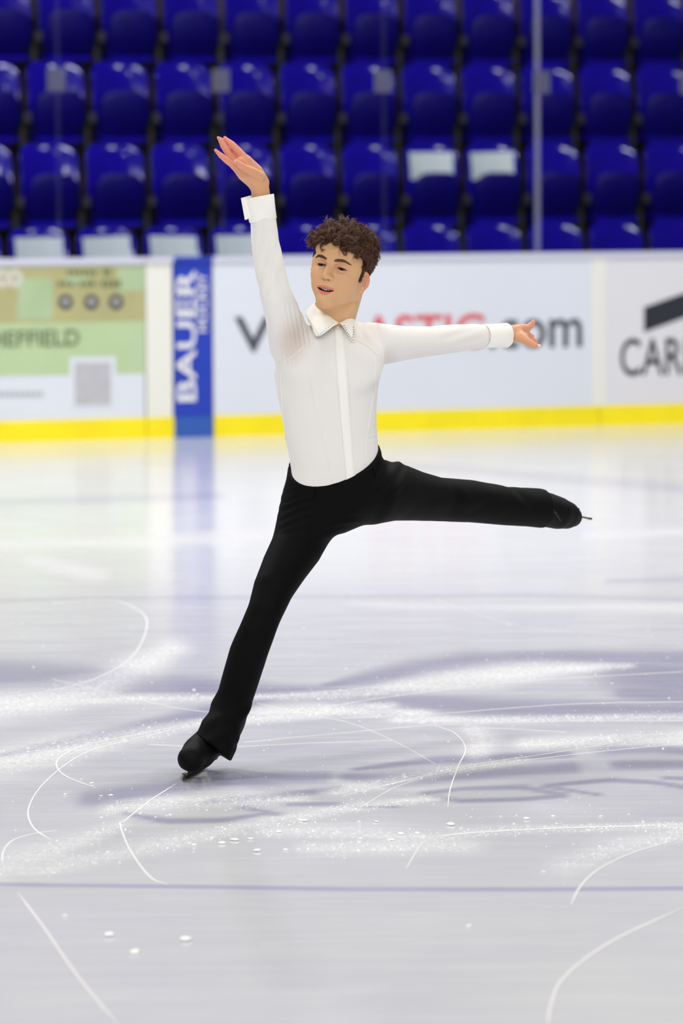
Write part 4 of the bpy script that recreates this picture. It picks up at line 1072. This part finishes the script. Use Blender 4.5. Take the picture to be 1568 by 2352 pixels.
for p in roots:
    L0_ = hair_len(p)*rr.uniform(0.8, 1.15)*(0.6 if p[2] < 14 else 1)
    o = p-np.array([0, -2, 24]); nrm = o/np.array([70.**2, 86.**2, 76.**2]); nrm /= np.linalg.norm(nrm)
    tgt = nrm+rr.normal(size=3)*0.45
    if p[1] > 52: tgt = tgt+np.array([rr.uniform(-.4, .4), 0.35, -0.15])
    if p[0] < -30 and p[2] > 45: tgt = tgt+np.array([-0.5, 0.1, 0.0])
    if p[2] < 10: tgt = tgt+np.array([0, -0.2, -0.8])
    tgt /= np.linalg.norm(tgt)
    a = np.cross(tgt, rr.normal(size=3)); a /= np.linalg.norm(a); b_ = np.cross(tgt, a)
    turns = rr.uniform(1.3, 2.3)*np.clip(L0_/30, 0.6, 1.3); rad = rr.uniform(4.5, 8.0)*np.clip(L0_/34, 0.45, 1.1); ph = rr.uniform(0, 6.28); sg = rr.choice([-1, 1]); droop = rr.uniform(4, 13)
    n = 15; tt = np.linspace(0, 1, n)
    hb.ell(p+nrm*L0_*0.22, (7, 7, 7), 5); hb.ell(p+tgt*L0_*0.40, (6.5, 6.5, 6.5), 4)
    for k in range(18):
        off = rr.normal(size=3)*1.25; dr = rad*rr.uniform(0.82, 1.15); dp = rr.normal()*0.22; lk = L0_*rr.uniform(0.85, 1.12)
        env = np.minimum(1, tt*3.0)
        c = p+off*0.8+np.outer(tt, tgt)*lk+np.outer(env*np.cos(sg*tt*turns*6.28+ph+dp)-np.cos(ph+dp)*0*tt, a)*dr+np.outer(env*np.sin(sg*tt*turns*6.28+ph+dp), b_)*dr
        c[:, 2] -= droop*tt**2; c = c+off*np.outer(np.sin(tt*3.14), np.ones(3))*0.5
        w_ = 0.6*(1-0.55*tt)
        if rr.random() < 0.05: c = p+(c-p)*rr.uniform(1.05, 1.28); w_ = w_*0.55
        T_ = np.gradient(c, axis=0); T_ /= np.linalg.norm(T_, axis=1, keepdims=True)+1e-9; s1 = np.cross(T_, [0.3, 0.5, 0.8]); s1 /= np.linalg.norm(s1, axis=1, keepdims=True)+1e-9; s2_ = np.cross(T_, s1)
        ring = np.stack([c+s1*w_[:, None], c-s1*0.5*w_[:, None]+s2_*0.87*w_[:, None], c-s1*0.5*w_[:, None]-s2_*0.87*w_[:, None]], 1).reshape(-1, 3)
        sv.append(ring)
        i0 = vi+3*np.arange(n-1)[:, None]+np.array([0, 1, 2])[None, :]; j0 = vi+3*np.arange(n-1)[:, None]+np.array([1, 2, 0])[None, :]
        sf.append(np.stack([i0, j0, j0+3, i0+3], -1).reshape(-1, 4)); vi += 3*n
sv = np.concatenate(sv); sf = np.concatenate(sf)
hb.ell((0, -8, 34), (71, 84, 74), 6)
# keep the face, ears and neck free
x, y, z = hb.grid((slice(None),)*3)
G3 = np.stack(np.broadcast_arrays(x, y, z), -1)
fr_ = np.where(y > 20, 56-0.004*x*x+0*y - z + np.clip(60-y, 0, 60)*-0.3, np.where(y > -16, np.where(np.abs(x) > 50, 8-z, 0-z), -28-z))
hb.d = np.maximum(hb.d, fr_.astype(np.float32))
v, f = hb.mesh(); v = smooth_mesh(v, f, 1)
hair = mobj('hair', HW(v), f, M['hair_base'], person); hair['label'] = 'short curly brown hair'
mobj('curls', HW(sv), sf, M['hair'], hair)

# ---- collar with studs
CY = P(770, 735, 12.19)
def ring_pt(an, w, d, z): return np.array([CY[0]+w*math.sin(an), CY[1]+0.0-d*math.cos(an), z])
# fold edge (top) and fall edge of each collar leaf, from the front opening round to the back of the neck
bvs = bvh
def leaf(top, fall, name):
    n = 26; tp = smooth_path(top, 8); fl = smooth_path(fall, 8); n = min(len(tp), len(fl)); m_ = 7; vv = []
    for i in range(n):
        a, c = np.array(tp[i]), np.array(fl[i])
        for j in range(m_):
            t = j/(m_-1); q = a+(c-a)*t; 
            bul = 0.006*math.sin(math.pi*t); dirn = q-np.array([CY[0], CY[1], q[2]]); dirn[2] = 0; dirn /= np.linalg.norm(dirn)+1e-9
            vv.append(q+dirn*bul)
    k = len(vv); cen = np.array([CY[0], CY[1], 0])
    for q in vv[:k]:
        d_ = q-cen; d_[2] = 0; d_ /= np.linalg.norm(d_)+1e-9; vv.append(q-d_*0.0022)
    f = [(i*m_+j, i*m_+j+1, (i+1)*m_+j+1, (i+1)*m_+j) for i in range(n-1) for j in range(m_-1)]
    rim = list(range(m_))+[i*m_+m_-1 for i in range(1, n)]+[(n-1)*m_+j for j in range(m_-2, -1, -1)]+[i*m_ for i in range(n-2, 0, -1)]
    f2_ = f+[tuple(x+k for x in q[::-1]) for q in f]+[(b_, a, k+a, k+b_) for a, b_ in zip(rim, rim[1:]+rim[:1])]
    return mobj(name, vv, f2_, M['shirt_trim'], shirt), fl
Yc = 12.19
topL = [P(779, 742, 12.105), P(752, 723, 12.115), P(733, 709, 12.135), P(722, 699, 12.175), P(728, 693, 12.235), P(772, 690, 12.262)]
fallL = [P(769, 747, 12.098), P(729, 773, 12.075), P(714, 748, 12.105), P(703, 727, 12.16), P(708, 722, 12.25), P(772, 715, 12.285)]
topR = [P(779, 742, 12.105), P(792, 735, 12.115), P(803, 727, 12.135), P(808, 719, 12.175), P(806, 706, 12.235), P(772, 690, 12.262)]
fallR = [P(786, 748, 12.098), P(811, 785, 12.085), P(812, 762, 12.11), P(813, 744, 12.16), P(815, 728, 12.25), P(772, 715, 12.285)]
for top, fall, tips in ((topL, fallL, [(765, 744), (752, 754), (730, 772), (716, 750), (704, 728)]), (topR, fallR, [(788, 750), (797, 766), (810, 783), (812, 765), (812, 748)])):
    lf, fl = leaf(top, fall, 'collar')
    bl = BVHTree.FromPolygons([Vector(q.co)+Vector(BASE[lf.name]) for q in lf.data.vertices], [tuple(p.vertices) for p in lf.data.polygons])
    segs = [(np.array(a), np.array(b_)) for a, b_ in zip(tips[:-1], tips[1:])]
    for a, b_ in segs:
        nn = max(2, int(np.linalg.norm(b_-a)/5.0))
        for k in range(nn):
            t = k/nn; c = a+(b_-a)*t; cen2 = np.array([765 if tips[0][0] < 780 else 803, 738]); c = c+(cen2-c)/np.linalg.norm(cen2-c)*2.5
            h = on(c[0], c[1], 0.0008, bl)
            if h is not None: mb = MB(); mb.ball(h, 0.0015, 6, 4); mb.build('collar_stud', M['stud'], lf, True)
# collar stand and top button
mb = MB(); q = [ring_pt(-2.7+5.4*i/20, 0.052, 0.056, P(772, 742-4*0+8*abs(math.sin((-2.7+5.4*i/20)/2))*-3, 12.19)[2]) for i in range(21)]
h = on(776, 752, 0.002)
if h is not None:
    mb = MB(); mb.ball(h, (0.0055, 0.002, 0.0055), 12, 6); mb.build('shirt_button', M['button'], shirt, True)

# ---- cuffs
def cuff(c0, c1, r0, r1, name, parent, th=0.0025, n=28, open_an=None):
    c0, c1 = np.array(c0), np.array(c1); t = c1-c0; L_ = np.linalg.norm(t); t /= L_; a = np.cross(t, [0, 1, 0.1]); a /= np.linalg.norm(a); b_ = np.cross(t, a); vv = []
    prof = [(0, r0), (0.03, r0+0.001), (0.5, (r0+r1)/2+0.0005), (0.97, r1+0.001), (1.0, r1), (1.0, r1-th), (0.5, (r0+r1)/2-th), (0, r0-th)]
    for u, r in prof:
        for k in range(n):
            an = 2*math.pi*k/n; vv.append(c0+t*L_*u+r*(math.cos(an)*a+0.92*math.sin(an)*b_))
    m_ = len(prof); f = [(i*n+k, ((i+1) % m_)*n+k, ((i+1) % m_)*n+(k+1) % n, i*n+(k+1) % n) for i in range(m_) for k in range(n)]
    return mobj(name, vv, f, M['shirt_trim'], parent)
c1_ = cuff(P(604, 507, 11.97), P(594, 451, 11.97), R(31, 11.97), R(34.5, 11.97), 'cuff', shirt)
c2_ = cuff(P(1112, 772, 12.525), P(1164, 770, 12.575), R(26.5, 12.55), R(27.5, 12.57), 'cuff', shirt)
# the loose link flap of the raised cuff
fl = [P(575, 449, 11.955), P(553, 455, 11.945), P(562, 505, 11.945), P(577, 496, 11.95)]; fl2 = [q+np.array([0.004, 0.006, 0]) for q in fl]
mb = MB(); mb.hexa([fl2[0], fl2[1], fl2[2], fl2[3], fl[0], fl[1], fl[2], fl[3]]); mb.build('cuff_flap', M['shirt_trim'], c1_)
